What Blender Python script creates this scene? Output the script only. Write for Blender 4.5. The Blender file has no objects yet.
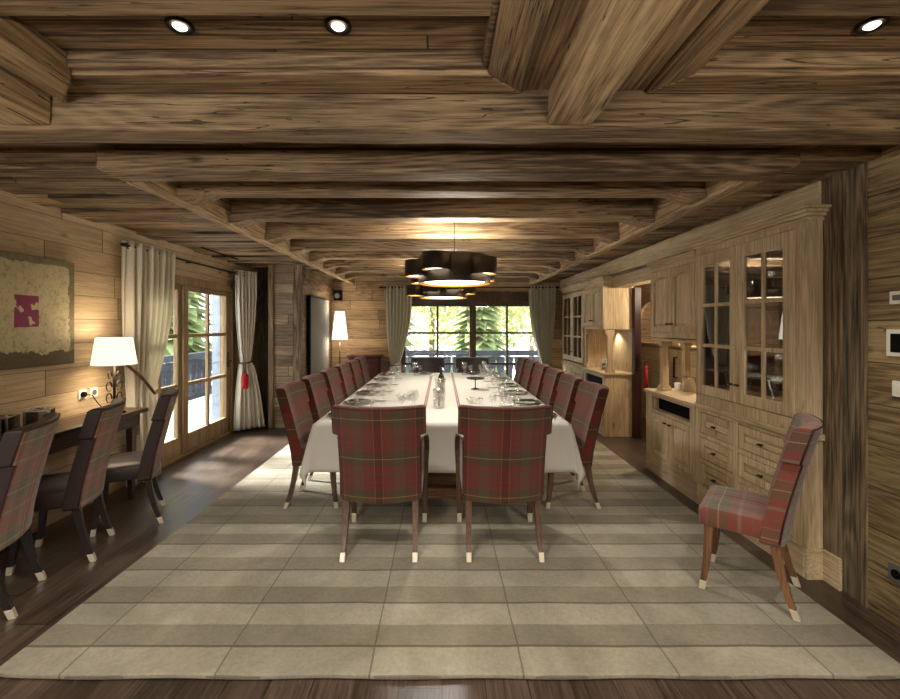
import bpy, bmesh, math, random
from mathutils import Vector, Matrix
random.seed(7)
C = bpy.context.scene.collection
PI = math.pi
EYE = 1.58

# ------------------------------------------------------------------ nodes
class N:
    def __init__(s, mat):
        mat.use_nodes = True
        s.t = mat.node_tree; s.t.nodes.clear()
    def n(s, typ, ins=None, **kw):
        nd = s.t.nodes.new(typ)
        for k, v in kw.items(): setattr(nd, k, v)
        for k, v in (ins or {}).items():
            if hasattr(v, 'is_output'): s.t.links.new(v, nd.inputs[k])
            else: nd.inputs[k].default_value = v
        return nd
    def m(s, op, a, b=0.0, c=None):
        ins = {0: a, 1: b}
        if c is not None: ins[2] = c
        return s.n('ShaderNodeMath', ins, operation=op).outputs[0]
    def mix(s, f, a, b, bt='MIX'):
        nd = s.n('ShaderNodeMix', data_type='RGBA', blend_type=bt)
        for i, v in ((0, f), (6, a), (7, b)):
            if hasattr(v, 'is_output'): s.t.links.new(v, nd.inputs[i])
            else: nd.inputs[i].default_value = v
        return nd.outputs[2]
    def ramp(s, f, stops, interp='LINEAR'):
        nd = s.n('ShaderNodeValToRGB', {0: f})
        cr = nd.color_ramp; cr.interpolation = interp
        while len(cr.elements) < len(stops): cr.elements.new(0.5)
        for e, (p, c) in zip(cr.elements, stops):
            e.position = p; e.color = c if len(c) == 4 else (*c, 1)
        return nd.outputs[0]
    def out(s, sh):
        s.n('ShaderNodeOutputMaterial', {0: sh})

def c4(c): return (*c, 1) if len(c) == 3 else c
def srgb(r, g, b):
    f = lambda v: ((v/255+0.055)/1.055)**2.4 if v > 10 else v/255/12.92
    return (f(r), f(g), f(b), 1)

def wood(name, light, dark, grain='X', across='Z', plank=0.0, length=2.6, rough=.62, gapw=.02,
         knots=.5, spec=.3, figure=1.0, tint=.35, bump=.35, fine=1.0, coat=0.0, grey=None, cracks=.35):
    mat = bpy.data.materials.new(name); k = N(mat)
    co = k.n('ShaderNodeTexCoord').outputs['Object']
    sp = k.n('ShaderNodeSeparateXYZ', {0: co})
    ax = {'X': 0, 'Y': 1, 'Z': 2}
    third = [q for q in 'XYZ' if q not in (grain, across)][0]
    a, b, c = sp.outputs[ax[grain]], sp.outputs[ax[across]], sp.outputs[ax[third]]
    orn = k.n('ShaderNodeObjectInfo').outputs['Random']
    if plank:
        bw = k.m('DIVIDE', b, plank)
        idx = k.m('FLOOR', bw)
        fr = k.m('SUBTRACT', bw, idx)
        r0 = k.n('ShaderNodeTexWhiteNoise', {'W': idx}, noise_dimensions='1D').outputs['Value']
        al = k.m('ADD', k.m('DIVIDE', a, length), k.m('MULTIPLY', r0, 7.0))
        ai = k.m('FLOOR', al); af = k.m('SUBTRACT', al, ai)
        rnd = k.n('ShaderNodeTexWhiteNoise', {'W': k.m('ADD', k.m('MULTIPLY', idx, 3.71), k.m('MULTIPLY', ai, 1.37))}, noise_dimensions='1D').outputs['Value']
    else:
        rnd = orn
    off = k.m('MULTIPLY', rnd, 31.0)
    def vec(sa, sb, sc):
        return k.n('ShaderNodeCombineXYZ', {0: k.m('ADD', k.m('MULTIPLY', a, sa), off), 1: k.m('ADD', k.m('MULTIPLY', b, sb), off), 2: k.m('MULTIPLY', c, sc)}).outputs[0]
    n1 = k.n('ShaderNodeTexNoise', {'Vector': vec(2.2*fine, 60*fine, 60*fine), 'Scale': 1.0, 'Detail': 6.0, 'Roughness': .7}).outputs[0]
    n2 = k.n('ShaderNodeTexNoise', {'Vector': vec(.42*fine, 4.0*fine, 4.0*fine), 'Scale': 1.0, 'Detail': 1.5, 'Distortion': .15}).outputs[0]
    ring = k.m('SINE', k.m('MULTIPLY', n2, 120.0))
    ring = k.m('MULTIPLY_ADD', ring, .5, .5)
    ring = k.m('POWER', ring, 1.2)
    n3 = k.n('ShaderNodeTexNoise', {'Vector': vec(.8, 2.2, 2.2), 'Scale': 1.0, 'Detail': 3.0}).outputs[0]
    f = k.m('ADD', k.m('MULTIPLY', n1, 1.25), k.m('MULTIPLY', ring, .13*figure))
    f = k.m('ADD', f, k.m('MULTIPLY', k.m('SUBTRACT', n3, .5), .9))
    f = k.m('SUBTRACT', f, .20)
    n4 = k.n('ShaderNodeTexNoise', {'Vector': vec(5*fine, 190*fine, 190*fine), 'Scale': 1.0, 'Detail': 3.0, 'Roughness': .7}).outputs[0]
    f = k.m('ADD', f, k.m('MULTIPLY', k.m('SUBTRACT', n4, .5), .55))
    ck = k.n('ShaderNodeTexNoise', {'Vector': vec(.9, 22, 22), 'Scale': 1.0, 'Detail': 2.0, 'Distortion': .3}).outputs[0]
    ck = k.m('LESS_THAN', k.m('ABSOLUTE', k.m('SUBTRACT', ck, .5)), .006)
    ck = k.m('MULTIPLY', ck, k.m('GREATER_THAN', n3, .5))
    col = k.ramp(f, [(.27, c4(dark)), (.74, c4(light))])
    if grey is not None:
        g = k.ramp(n3, [(.48, (0, 0, 0, 1)), (.68, (1, 1, 1, 1))])
        col = k.mix(k.m('MULTIPLY', g, .6), col, c4(grey))
    if tint:
        tv = k.m('MULTIPLY_ADD', k.m('SUBTRACT', rnd, .5), tint*2, 1.0)
        col = k.mix(1.0, col, k.n('ShaderNodeCombineXYZ', {0: tv, 1: tv, 2: tv}).outputs[0], 'MULTIPLY')
    if knots:
        vo = k.n('ShaderNodeTexVoronoi', {'Vector': vec(2.1, 5.2, 5.2), 'Scale': 1.0}).outputs['Distance']
        kn = k.ramp(vo, [(.05, (1, 1, 1, 1)), (.13, (0, 0, 0, 1))])
        col = k.mix(k.m('MULTIPLY', kn, knots), col, c4([v*.25 for v in dark[:3]]))
    if cracks: col = k.mix(k.m('MULTIPLY', ck, cracks), col, c4([v*.2 for v in dark[:3]]))
    h = k.m('SUBTRACT', f, k.m('MULTIPLY', ck, cracks*2.0))
    f = h
    if plank:
        e = k.m('ABSOLUTE', k.m('SUBTRACT', fr, .5))
        g = k.m('GREATER_THAN', e, .5-gapw)
        e2 = k.m('ABSOLUTE', k.m('SUBTRACT', af, .5))
        g = k.m('MAXIMUM', g, k.m('GREATER_THAN', e2, .5-.004/length))
        col = k.mix(k.m('MULTIPLY', g, .82), col, c4([v*.12 for v in dark[:3]]))
        h = k.m('SUBTRACT', f, k.m('MULTIPLY', g, 2.0))
    bp = k.n('ShaderNodeBump', {'Strength': bump, 'Distance': .006, 'Height': h}).outputs[0]
    col = k.n('ShaderNodeHueSaturation', {'Saturation': .86, 'Value': 1.04, 'Color': col}).outputs[0]
    bs = k.n('ShaderNodeBsdfPrincipled', {'Base Color': col, 'Roughness': rough, 'Normal': bp, 'Specular IOR Level': spec, 'Coat Weight': coat, 'Coat Roughness': .35})
    k.out(bs.outputs[0])
    return mat

def plain(name, col, rough=.6, metal=0.0, emit=None, es=0.0, noise=.0, nscale=40, bump=0.0, spec=.5, sheen=0.0, trans=0.0):
    mat = bpy.data.materials.new(name); k = N(mat)
    co = k.n('ShaderNodeTexCoord').outputs['Object']
    base = c4(col); ins = {}
    nz = k.n('ShaderNodeTexNoise', {'Vector': co, 'Scale': nscale, 'Detail': 4.0}).outputs[0]
    if noise:
        base = k.mix(nz, c4([v*(1-noise) for v in col[:3]]), c4([min(1, v*(1+noise)) for v in col[:3]]))
    ins = {'Base Color': base, 'Roughness': rough, 'Metallic': metal, 'Specular IOR Level': spec, 'Sheen Weight': sheen, 'Transmission Weight': trans}
    if bump: ins['Normal'] = k.n('ShaderNodeBump', {'Strength': bump, 'Distance': .004, 'Height': nz}).outputs[0]
    if emit: ins['Emission Color'] = c4(emit); ins['Emission Strength'] = es
    bs = k.n('ShaderNodeBsdfPrincipled', ins)
    k.out(bs.outputs[0]); return mat

def glassy(name, tint=(1, 1, 1), refl=.12, rough=.0):
    """thin clear glass: lets light through, mirrors at grazing angles"""
    mat = bpy.data.materials.new(name); k = N(mat)
    bf = k.n('ShaderNodeNewGeometry').outputs['Backfacing']
    fr = k.n('ShaderNodeFresnel', {'IOR': k.m('MULTIPLY_ADD', bf, 1/1.5-1.5, 1.5)}).outputs[0]
    f = k.m('MINIMUM', k.m('ADD', fr, refl), 1.0)
    tr = k.n('ShaderNodeBsdfTransparent', {0: c4(tint)}).outputs[0]
    gl = k.n('ShaderNodeBsdfGlossy', {'Color': (1, 1, 1, 1), 'Roughness': rough}).outputs[0]
    k.out(k.n('ShaderNodeMixShader', {0: f, 1: tr, 2: gl}).outputs[0]); return mat

def shade_mat(name, col, strength):
    """lit lamp shade fabric"""
    mat = bpy.data.materials.new(name); k = N(mat)
    co = k.n('ShaderNodeTexCoord').outputs['Object']
    nz = k.n('ShaderNodeTexNoise', {'Vector': co, 'Scale': 90.0}).outputs[0]
    d = k.n('ShaderNodeBsdfPrincipled', {'Base Color': c4(col), 'Roughness': .8, 'Emission Color': k.mix(nz, c4(col), c4([v*.9 for v in col[:3]])), 'Emission Strength': strength})
    k.out(d.outputs[0]); return mat

def plaid(name, second, gain=.62, wash=0.0):
    mat = bpy.data.materials.new(name); k = N(mat)
    co = k.n('ShaderNodeTexCoord').outputs['Object']
    sp = k.n('ShaderNodeSeparateXYZ', {0: co})
    def G(c):
        g0 = (.30, .25, .20)
        return tuple(min(1, v*gain*(1-wash)+g0[i]*wash) for i, v in enumerate(c[:3])) + (1,)
    P = .272
    fx = k.m('FRACT', k.m('ADD', k.m('DIVIDE', sp.outputs[0], P), 10.5))
    fz = k.m('FRACT', k.m('ADD', k.m('DIVIDE', sp.outputs[second], P), 10.02))
    red, dred, brn, grn, crm, gry = srgb(122, 52, 42), srgb(92, 22, 26), srgb(112, 66, 48), srgb(74, 72, 46), srgb(158, 124, 88), srgb(104, 84, 66)
    if wash: brn, gry, crm = srgb(120, 108, 92), srgb(96, 92, 80), srgb(214, 196, 164)
    vx = k.ramp(fx, [(0, G(gry)), (.12, G(brn)), (.30, G(red)), (.395, G(crm)), (.41, G(dred)), (.59, G(crm)), (.605, G(red)), (.70, G(brn)), (.88, G(gry))], 'CONSTANT')
    vz = k.ramp(fz, [(0, G(red)), (.10, G(brn)), (.17, G(red)), (.33, G(grn)), (.50, G(srgb(176, 152, 96))), (.518, G(grn)), (.70, G(brn)), (.72, G(red)), (.90, G(gry)), (.912, G(red))], 'CONSTANT')
    wv = k.n('ShaderNodeTexNoise', {'Vector': co, 'Scale': 260.0, 'Detail': 1.0}).outputs[0]
    w = k.m('MULTIPLY_ADD', k.m('SINE', k.m('MULTIPLY', k.m('ADD', sp.outputs[0], sp.outputs[second]), 900.0)), .18, .5)
    col = k.mix(w, vx, vz)
    col = k.mix(.55, col, k.mix(wv, (.55, .55, .55, 1), (1.35, 1.35, 1.35, 1)), 'MULTIPLY')
    bp = k.n('ShaderNodeBump', {'Strength': .25, 'Distance': .002, 'Height': wv}).outputs[0]
    bs = k.n('ShaderNodeBsdfPrincipled', {'Base Color': col, 'Roughness': .85, 'Sheen Weight': .25, 'Specular IOR Level': .15, 'Normal': bp})
    k.out(bs.outputs[0]); return mat

# ------------------------------------------------------------------ palette
M = {}
M['wall_l'] = wood('pale wall boards', srgb(194, 170, 128), srgb(156, 130, 92), 'Y', 'Z', .205, 2.9, figure=.55, tint=.2, knots=.6, gapw=.012)
M['wall_far'] = wood('far wall boards', srgb(192, 160, 114), srgb(122, 94, 60), 'X', 'Z', .19, 2.2, figure=.8, tint=.22, gapw=.02)
M['wall_r'] = wood('aged wall boards', cracks=.8, light=srgb(160, 138, 88), dark=srgb(92, 70, 38), grain='Y', across='Z', plank=.23, length=3.2, figure=1.3, tint=.2, gapw=.012, knots=.7)
M['panel'] = wood('weathered boards', srgb(160, 140, 106), srgb(104, 82, 56), 'X', 'Z', .16, 1.3, figure=.6, tint=.25)
M['post'] = wood('weathered post', srgb(156, 132, 92), srgb(70, 52, 34), 'Z', 'X', 0, figure=1.0, grey=srgb(84, 78, 62), tint=0)
M['post_dark'] = wood('grey weathered post', srgb(140, 122, 88), srgb(52, 44, 32), 'Z', 'X', 0, figure=1.2, grey=srgb(62, 62, 52), tint=0)
M['ceil'] = wood('dark ceiling boards', cracks=.8, light=srgb(152, 120, 78), dark=srgb(54, 39, 23), grain='X', across='Y', plank=.078, length=3.1, figure=1.0, tint=.35, gapw=.035, knots=.7)
M['ceil_trim'] = wood('ceiling trim wood', cracks=.8, light=srgb(170, 138, 92), dark=srgb(74, 54, 32), grain='Y', across='X', plank=0, figure=1.0, tint=.2)
M['ceil_trimx'] = wood('ceiling trim wood across', cracks=.8, light=srgb(170, 138, 92), dark=srgb(74, 54, 32), grain='X', across='Y', plank=0, figure=1.0, tint=.2)
M['lath'] = wood('side ceiling boards', cracks=.8, light=srgb(180, 148, 100), dark=srgb(64, 47, 30), grain='X', across='Y', plank=.15, length=2.4, figure=.7, tint=.35, gapw=.0)
M['beam'] = wood('hewn beam', cracks=.8, light=srgb(176, 144, 98), dark=srgb(74, 54, 32), grain='X', across='Z', plank=0, figure=1.1, tint=.22, bump=.8, knots=.7)
M['beam_y_lit'] = wood('hewn long beam lit tone', cracks=.8, light=srgb(204, 172, 120), dark=srgb(112, 84, 50), grain='Y', across='X', plank=0, figure=1.2, tint=.1, bump=.8)  # lighter than the cross beams: light falling on them is put into the colour
M['pine'] = wood('pale pine joinery', srgb(212, 188, 144), srgb(160, 136, 96), 'Z', 'Y', 0, figure=.7, tint=.08, knots=.55, bump=.2)
M['pine_h'] = wood('pale pine rails', srgb(212, 188, 144), srgb(160, 136, 96), 'Y', 'Z', 0, figure=.7, tint=.08, knots=.55, bump=.2)
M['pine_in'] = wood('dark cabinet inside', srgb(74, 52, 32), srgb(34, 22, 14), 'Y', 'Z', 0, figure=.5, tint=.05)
M['floor'] = wood('dark oak floor', srgb(94, 76, 60), srgb(48, 37, 29), 'Y', 'X', .19, 2.2, figure=.7, tint=.22, rough=.3, gapw=.012, knots=.3, spec=.5, bump=.15)
M['table_wood'] = wood('dark walnut', srgb(92, 60, 38), srgb(40, 24, 15), 'Y', 'X', 0, figure=.6, rough=.35, tint=.05, knots=.1, spec=.5)
M['trestle'] = wood('mid brown oak', srgb(166, 122, 74), srgb(96, 62, 34), 'X', 'Z', 0, figure=.8, tint=.05, rough=.5)
M['leg_wood'] = wood('honey walnut leg', srgb(150, 98, 48), srgb(92, 54, 24), 'Z', 'X', 0, figure=.4, tint=.08, rough=.35, knots=0, spec=.5, bump=.1)
M['leg_mid'] = wood('brown walnut leg', srgb(112, 80, 54), srgb(64, 44, 29), 'Z', 'X', 0, figure=.4, tint=.08, rough=.35, knots=0, spec=.5, bump=.1)
M['leg_dark'] = wood('near black leg', srgb(48, 34, 28), srgb(22, 15, 12), 'Z', 'X', 0, figure=.4, tint=.05, rough=.3, knots=0, spec=.5, bump=.1)
M['door_wood'] = wood('glazed door wood', srgb(176, 148, 100), srgb(120, 94, 58), 'Z', 'Y', 0, figure=.4, tint=.03, knots=.1)
M['win_wood'] = wood('window frame wood', srgb(112, 88, 60), srgb(66, 48, 30), 'Z', 'X', 0, figure=.4, tint=.03, knots=.1)
M['red_wood'] = wood('dark red door wood', srgb(70, 27, 20), srgb(32, 11, 8), 'Z', 'X', 0, figure=.4, rough=.4, tint=.03, knots=.1)
M['plaid_xz'] = plaid('tartan wool', 2)
M['plaid_xy'] = plaid('tartan wool seat', 1)
M['plaid_xz_l'] = plaid('washed tartan wool', 2, 1.08, .12)
M['plaid_xy_l'] = plaid('washed tartan wool seat', 1, 1.08, .12)
M['brown_leather'] = plain('dark brown seat cloth', srgb(48, 34, 30), .5, noise=.15, bump=.1)
M['piping'] = plain('dark piping cord', srgb(52, 22, 20), .7, noise=.1)
M['tip'] = plain('pale metal ferrule', srgb(226, 214, 190), .3, metal=.35, noise=.05)
M['iron'] = plain('black iron', srgb(32, 24, 20), .45, metal=.5, noise=.1)
M['lampshade'] = shade_mat('lit lamp shade', (1, .86, .66), .75)
M['lampshade2'] = shade_mat('lit white lamp shade', (1, .90, .74), 1.5)
M['drum'] = plain('dark bronze shade', srgb(46, 40, 32), .4, metal=.4, noise=.1)
M['gold'] = plain('gold lining', srgb(214, 160, 74), .35, metal=.8, noise=.05)
M['diffuser'] = plain('lit diffuser', (.9, .85, .75), .6, emit=(1, .84, .60), es=3.5)
M['bulb'] = plain('spot bulb', (.9, .9, .8), .3, emit=(1, .95, .82), es=2.2)
M['glass_win'] = glassy('window glass', (.97, .98, .98), .02)
M['glass_cab'] = glassy('cabinet glass', (.72, .72, .72), .09)
M['glass_ware'] = glassy('drinking glass', (.95, .96, .96), .10, .02)
M['plate_grey'] = plain('pewter glazed plate', srgb(124, 126, 124), .22, metal=.2, noise=.04)
M['china'] = plain('white china', srgb(226, 226, 222), .18, noise=.02)
M['steel'] = plain('polished cutlery', srgb(190, 190, 188), .18, metal=1.0)
M['silver'] = plain('brushed silver', srgb(182, 176, 164), .25, metal=.9, noise=.08)
M['mirror_dark'] = plain('dark mirror', srgb(150, 142, 128), .08, metal=.95)
M['napkin'] = plain('grey napkin', srgb(70, 66, 64), .9, noise=.1, bump=.2)
M['bottle'] = plain('dark bottle glass', srgb(34, 22, 18), .12, noise=.05)
M['black'] = plain('black plastic', srgb(13, 12, 11), .8, spec=.1)
M['white_pl'] = plain('white plastic', srgb(232, 230, 218), .4)
M['screen'] = plain('grey display', srgb(98, 100, 98), .2)
M['tassel'] = plain('red tassel yarn', srgb(168, 22, 34), .85, noise=.25, nscale=120, bump=.4)
M['rope'] = plain('brown leather tie', srgb(94, 48, 32), .6, noise=.15)
M['snow'] = plain('snow', (.86, .88, .92), .8, noise=.04, nscale=3)
M['rail_blue'] = wood('slate blue balcony boards', srgb(58, 70, 84), srgb(34, 42, 54), 'Z', 'X', 0, figure=.3, tint=.15)
M['shutter'] = wood('blue grey shutter', srgb(150, 172, 196), srgb(112, 134, 160), 'Z', 'X', 0, figure=.3, tint=.0, knots=0)
M['foliage'] = plain('pale green needles', srgb(140, 156, 104), .9, noise=.5, nscale=4)
M['foliage2'] = plain('yellow green leaves', srgb(196, 198, 140), .9, noise=.4, nscale=4)
M['trunk'] = plain('grey bark', srgb(120, 106, 88), .9, noise=.3, nscale=12)
M['mahog'] = wood('mahogany', srgb(96, 36, 26), srgb(44, 14, 10), 'X', 'Z', 0, figure=.5, rough=.35, tint=.03, knots=0)
M['canvas_grey'] = plain('grey canvas', srgb(126, 126, 122), .95, noise=.12, nscale=5, spec=.05)

def rug_mat():
    mat = bpy.data.materials.new('hand tufted rug'); k = N(mat)
    co = k.n('ShaderNodeTexCoord').outputs['Object']
    sp = k.n('ShaderNodeSeparateXYZ', {0: co})
    X, Y = sp.outputs[0], sp.outputs[1]
    nz = k.n('ShaderNodeTexNoise', {'Vector': co, 'Scale': 3.0, 'Detail': 3.0}).outputs[0]
    wob = k.m('MULTIPLY', k.m('SUBTRACT', nz, .5), .02)
    # pairs of rows .42 m deep: light .265 then dark .155
    t = k.m('DIVIDE', k.m('ADD', k.m('SUBTRACT', Y, 1.905), wob), .325)
    ti = k.m('FLOOR', t); f = k.m('SUBTRACT', t, ti)
    dk = k.m('GREATER_THAN', f, .56)
    e1 = k.m('LESS_THAN', k.m('ABSOLUTE', k.m('SUBTRACT', f, .56)), .022)
    e2 = k.m('LESS_THAN', f, .025)
    xs = k.m('FRACT', k.m('ADD', k.m('DIVIDE', k.m('ADD', X, wob), .69), 9.97))
    e3 = k.m('LESS_THAN', k.m('ABSOLUTE', k.m('SUBTRACT', xs, .5)), .006)
    xr = k.m('FRACT', k.m('ADD', xs, .5))
    xi = k.m('FLOOR', k.m('ADD', k.m('DIVIDE', X, .69), 9.47))
    e3 = k.m('MULTIPLY', e3, .85)
    r = k.n('ShaderNodeTexWhiteNoise', {'Vector': k.n('ShaderNodeCombineXYZ', {0: ti, 1: xi, 2: dk}).outputs[0]}, noise_dimensions='3D').outputs[0]
    col = k.mix(dk, srgb(160, 154, 136), srgb(138, 131, 112))
    rv = k.m('MULTIPLY_ADD', k.m('SUBTRACT', r, .5), .16, 1.0)
    col = k.mix(1.0, col, k.n('ShaderNodeCombineXYZ', {0: rv, 1: rv, 2: rv}).outputs[0], 'MULTIPLY')
    pile = k.n('ShaderNodeTexNoise', {'Vector': co, 'Scale': 55.0, 'Detail': 6.0, 'Roughness': .7}).outputs[0]
    pl = k.ramp(pile, [(.25, (.72, .72, .70, 1)), (.75, (1.1, 1.1, 1.1, 1))])
    col = k.mix(1.0, col, pl, 'MULTIPLY')
    big = k.n('ShaderNodeTexNoise', {'Vector': co, 'Scale': 2.2, 'Detail': 4.0, 'Distortion': 1.0}).outputs[0]
    col = k.mix(1.0, col, k.ramp(big, [(.35, (.78, .77, .74, 1)), (.65, (1.08, 1.08, 1.08, 1))]), 'MULTIPLY')
    seam = k.m('MAXIMUM', k.m('MAXIMUM', e1, k.m('MULTIPLY', e2, .6)), e3)
    col = k.mix(k.m('MULTIPLY', seam, .7), col, srgb(66, 56, 40))
    h = k.m('SUBTRACT', pile, k.m('MULTIPLY', seam, .9))
    bp = k.n('ShaderNodeBump', {'Strength': .6, 'Distance': .008, 'Height': h}).outputs[0]
    bs = k.n('ShaderNodeBsdfPrincipled', {'Base Color': col, 'Roughness': .95, 'Specular IOR Level': .1, 'Sheen Weight': .2, 'Normal': bp})
    k.out(bs.outputs[0]); return mat
M['rug'] = rug_mat()

def cloth_mat():
    mat = bpy.data.materials.new('linen cloth with red stripes'); k = N(mat)
    co = k.n('ShaderNodeTexCoord').outputs['Object']
    sp = k.n('ShaderNodeSeparateXYZ', {0: co})
    ax = k.m('ABSOLUTE', sp.outputs[0])
    def band(c, w): return k.m('LESS_THAN', k.m('ABSOLUTE', k.m('SUBTRACT', ax, c)), w)
    s = k.m('MAXIMUM', band(.162, .006), band(.182, .006))
    s = k.m('MAXIMUM', s, band(.172, .0015))
    wv = k.n('ShaderNodeTexNoise', {'Vector': co, 'Scale': 180.0, 'Detail': 2.0}).outputs[0]
    # faint woven crease lines across the cloth
    cr = k.m('LESS_THAN', k.m('FRACT', k.m('MULTIPLY', sp.outputs[1], 3.4)), .06)
    col = k.mix(wv, srgb(192, 188, 176), srgb(212, 209, 200))
    col = k.mix(k.m('MULTIPLY', cr, .22), col, srgb(150, 146, 136))
    col = k.mix(s, col, srgb(128, 44, 44))
    bp = k.n('ShaderNodeBump', {'Strength': .15, 'Distance': .002, 'Height': wv}).outputs[0]
    bs = k.n('ShaderNodeBsdfPrincipled', {'Base Color': col, 'Roughness': .75, 'Specular IOR Level': .3, 'Sheen Weight': .2, 'Normal': bp})
    k.out(bs.outputs[0]); return mat
M['cloth'] = cloth_mat()

def curtain_mat(name, a, b, stripe=0):
    mat = bpy.data.materials.new(name); k = N(mat)
    co = k.n('ShaderNodeTexCoord').outputs['Object']
    wv = k.n('ShaderNodeTexNoise', {'Vector': co, 'Scale': 140.0, 'Detail': 2.0}).outputs[0]
    col = k.mix(wv, c4(a), c4(b))
    d = k.n('ShaderNodeBsdfPrincipled', {'Base Color': col, 'Roughness': .9, 'Specular IOR Level': .1, 'Sheen Weight': .2}).outputs[0]
    t = k.n('ShaderNodeBsdfTranslucent', {0: col}).outputs[0]
    k.out(k.n('ShaderNodeMixShader', {0: .22, 1: d, 2: t}).outputs[0]); return mat
M['curtain'] = curtain_mat('cream linen curtain', srgb(212, 206, 188), srgb(230, 226, 210))
M['curtain_far'] = curtain_mat('grey green linen curtain', srgb(196, 192, 170), srgb(214, 210, 190))

def painting_mat():
    mat = bpy.data.materials.new('painted canvas'); k = N(mat)
    co = k.n('ShaderNodeTexCoord').outputs['Object']
    sp = k.n('ShaderNodeSeparateXYZ', {0: co})
    y, z = sp.outputs[1], sp.outputs[2]
    nz = k.n('ShaderNodeTexNoise', {'Vector': co, 'Scale': 9.0, 'Detail': 8.0, 'Roughness': .75}).outputs[0]
    n2 = k.n('ShaderNodeTexNoise', {'Vector': co, 'Scale': 30.0, 'Detail': 6.0, 'Roughness': .8}).outputs[0]
    w = k.m('MULTIPLY', k.m('SUBTRACT', nz, .5), .22)
    cream = k.mix(nz, srgb(160, 150, 112), srgb(208, 198, 162))
    cream = k.mix(k.ramp(n2, [(.35, (1, 1, 1, 1)), (.5, (0, 0, 0, 1))]), cream, srgb(136, 128, 88))
    dark = k.mix(n2, srgb(52, 44, 26), srgb(112, 98, 62))
    low = k.m('LESS_THAN', k.m('ADD', z, w), -.31)
    col = k.mix(low, cream, dark)
    edge = k.m('GREATER_THAN', k.m('ADD', k.m('MAXIMUM', k.m('ABSOLUTE', y), z), k.m('MULTIPLY', w, .6)), .37)
    col = k.mix(k.m('MULTIPLY', edge, .75), col, dark)
    iny = k.m('LESS_THAN', k.m('ADD', k.m('ABSOLUTE', k.m('SUBTRACT', y, .005)), k.m('MULTIPLY', w, .12)), .095)
    inz = k.m('LESS_THAN', k.m('ADD', k.m('ABSOLUTE', z), k.m('MULTIPLY', w, .12)), .118)
    pt = k.m('MULTIPLY', iny, inz)
    n3 = k.n('ShaderNodeTexNoise', {'Vector': co, 'Scale': 14.0, 'Detail': 3.0}).outputs[0]
    hole = k.m('LESS_THAN', n3, .60)
    col = k.mix(k.m('MULTIPLY', pt, hole), col, srgb(122, 28, 74))
    bp = k.n('ShaderNodeBump', {'Strength': .5, 'Distance': .01, 'Height': n2}).outputs[0]
    k.out(k.n('ShaderNodeBsdfPrincipled', {'Base Color': col, 'Roughness': .75, 'Normal': bp}).outputs[0]); return mat
M['painting'] = painting_mat()

# ------------------------------------------------------------------ mesh building
class MB:
    def __init__(s): s.bm = bmesh.new()
    def box(s, x0, x1, y0, y1, z0, z1):
        vs = [s.bm.verts.new((x, y, z)) for z in (z0, z1) for y in (y0, y1) for x in (x0, x1)]
        for f in ((0, 2, 3, 1), (4, 5, 7, 6), (0, 1, 5, 4), (2, 6, 7, 3), (0, 4, 6, 2), (1, 3, 7, 5)):
            s.bm.faces.new([vs[i] for i in f])
        return s
    def loft(s, rings, cap=True, closed=True):
        R = [[s.bm.verts.new(p) for p in r] for r in rings]
        n = len(R[0])
        for a, b in zip(R, R[1:]):
            for i in range(n if closed else n-1):
                j = (i+1) % n
                s.bm.faces.new((a[i], a[j], b[j], b[i]))
        if cap and closed:
            s.bm.faces.new(list(reversed(R[0]))); s.bm.faces.new(R[-1])
        return s
    def prism(s, pts, axis, a0, a1):
        """extrude 2D outline along an axis"""
        def P(p, a):
            return {'X': (a, p[0], p[1]), 'Y': (p[0], a, p[1]), 'Z': (p[0], p[1], a)}[axis]
        return s.loft([[P(p, a0) for p in pts], [P(p, a1) for p in pts]])
    def lathe(s, prof, cx=0, cy=0, cz=0, n=20, cap=True):
        rings = [[(cx+r*math.cos(2*PI*i/n), cy+r*math.sin(2*PI*i/n), cz+z) for i in range(n)] for r, z in prof]
        return s.loft(rings, cap)
    def tube(s, pts, r, n=8, cap=True):
        pts = [Vector(p) for p in pts]; rings = []
        up = Vector((0, 0, 1)); last = None
        for i, p in enumerate(pts):
            d = (pts[min(i+1, len(pts)-1)]-pts[max(i-1, 0)]).normalized()
            if last is None:
                a = d.cross(up if abs(d.z) < .95 else Vector((1, 0, 0))).normalized()
            else:
                a = (last-d*last.dot(d)).normalized()
            last = a; b = d.cross(a)
            rr = r[i] if isinstance(r, (list, tuple)) else r
            rings.append([p+a*rr*math.cos(2*PI*k/n)+b*rr*math.sin(2*PI*k/n) for k in range(n)])
        return s.loft(rings, cap)
    def grid(s, fn, nu, nv):
        V = [[s.bm.verts.new(fn(i/nu, j/nv)) for i in range(nu+1)] for j in range(nv+1)]
        for j in range(nv):
            for i in range(nu):
                s.bm.faces.new((V[j][i], V[j][i+1], V[j+1][i+1], V[j+1][i]))
        return s
    def build(s, name, mat, parent=None, smooth=False, bevel=0, seg=2, solid=0, sub=0, loc=None):
        bmesh.ops.recalc_face_normals(s.bm, faces=s.bm.faces)
        me = bpy.data.meshes.new(name); s.bm.to_mesh(me); s.bm.free()
        o = bpy.data.objects.new(name, me); C.objects.link(o)
        me.materials.append(M[mat] if isinstance(mat, str) else mat)
        if smooth: me.shade_smooth()
        if parent: o.parent = parent
        if loc: o.location = loc
        if solid:
            q = o.modifiers.new('solid', 'SOLIDIFY'); q.thickness = solid; q.offset = 0
        if bevel:
            q = o.modifiers.new('bevel', 'BEVEL'); q.width = bevel; q.segments = seg; q.limit_method = 'ANGLE'
        if sub:
            q = o.modifiers.new('sub', 'SUBSURF'); q.levels = sub; q.render_levels = sub
        return o

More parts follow.
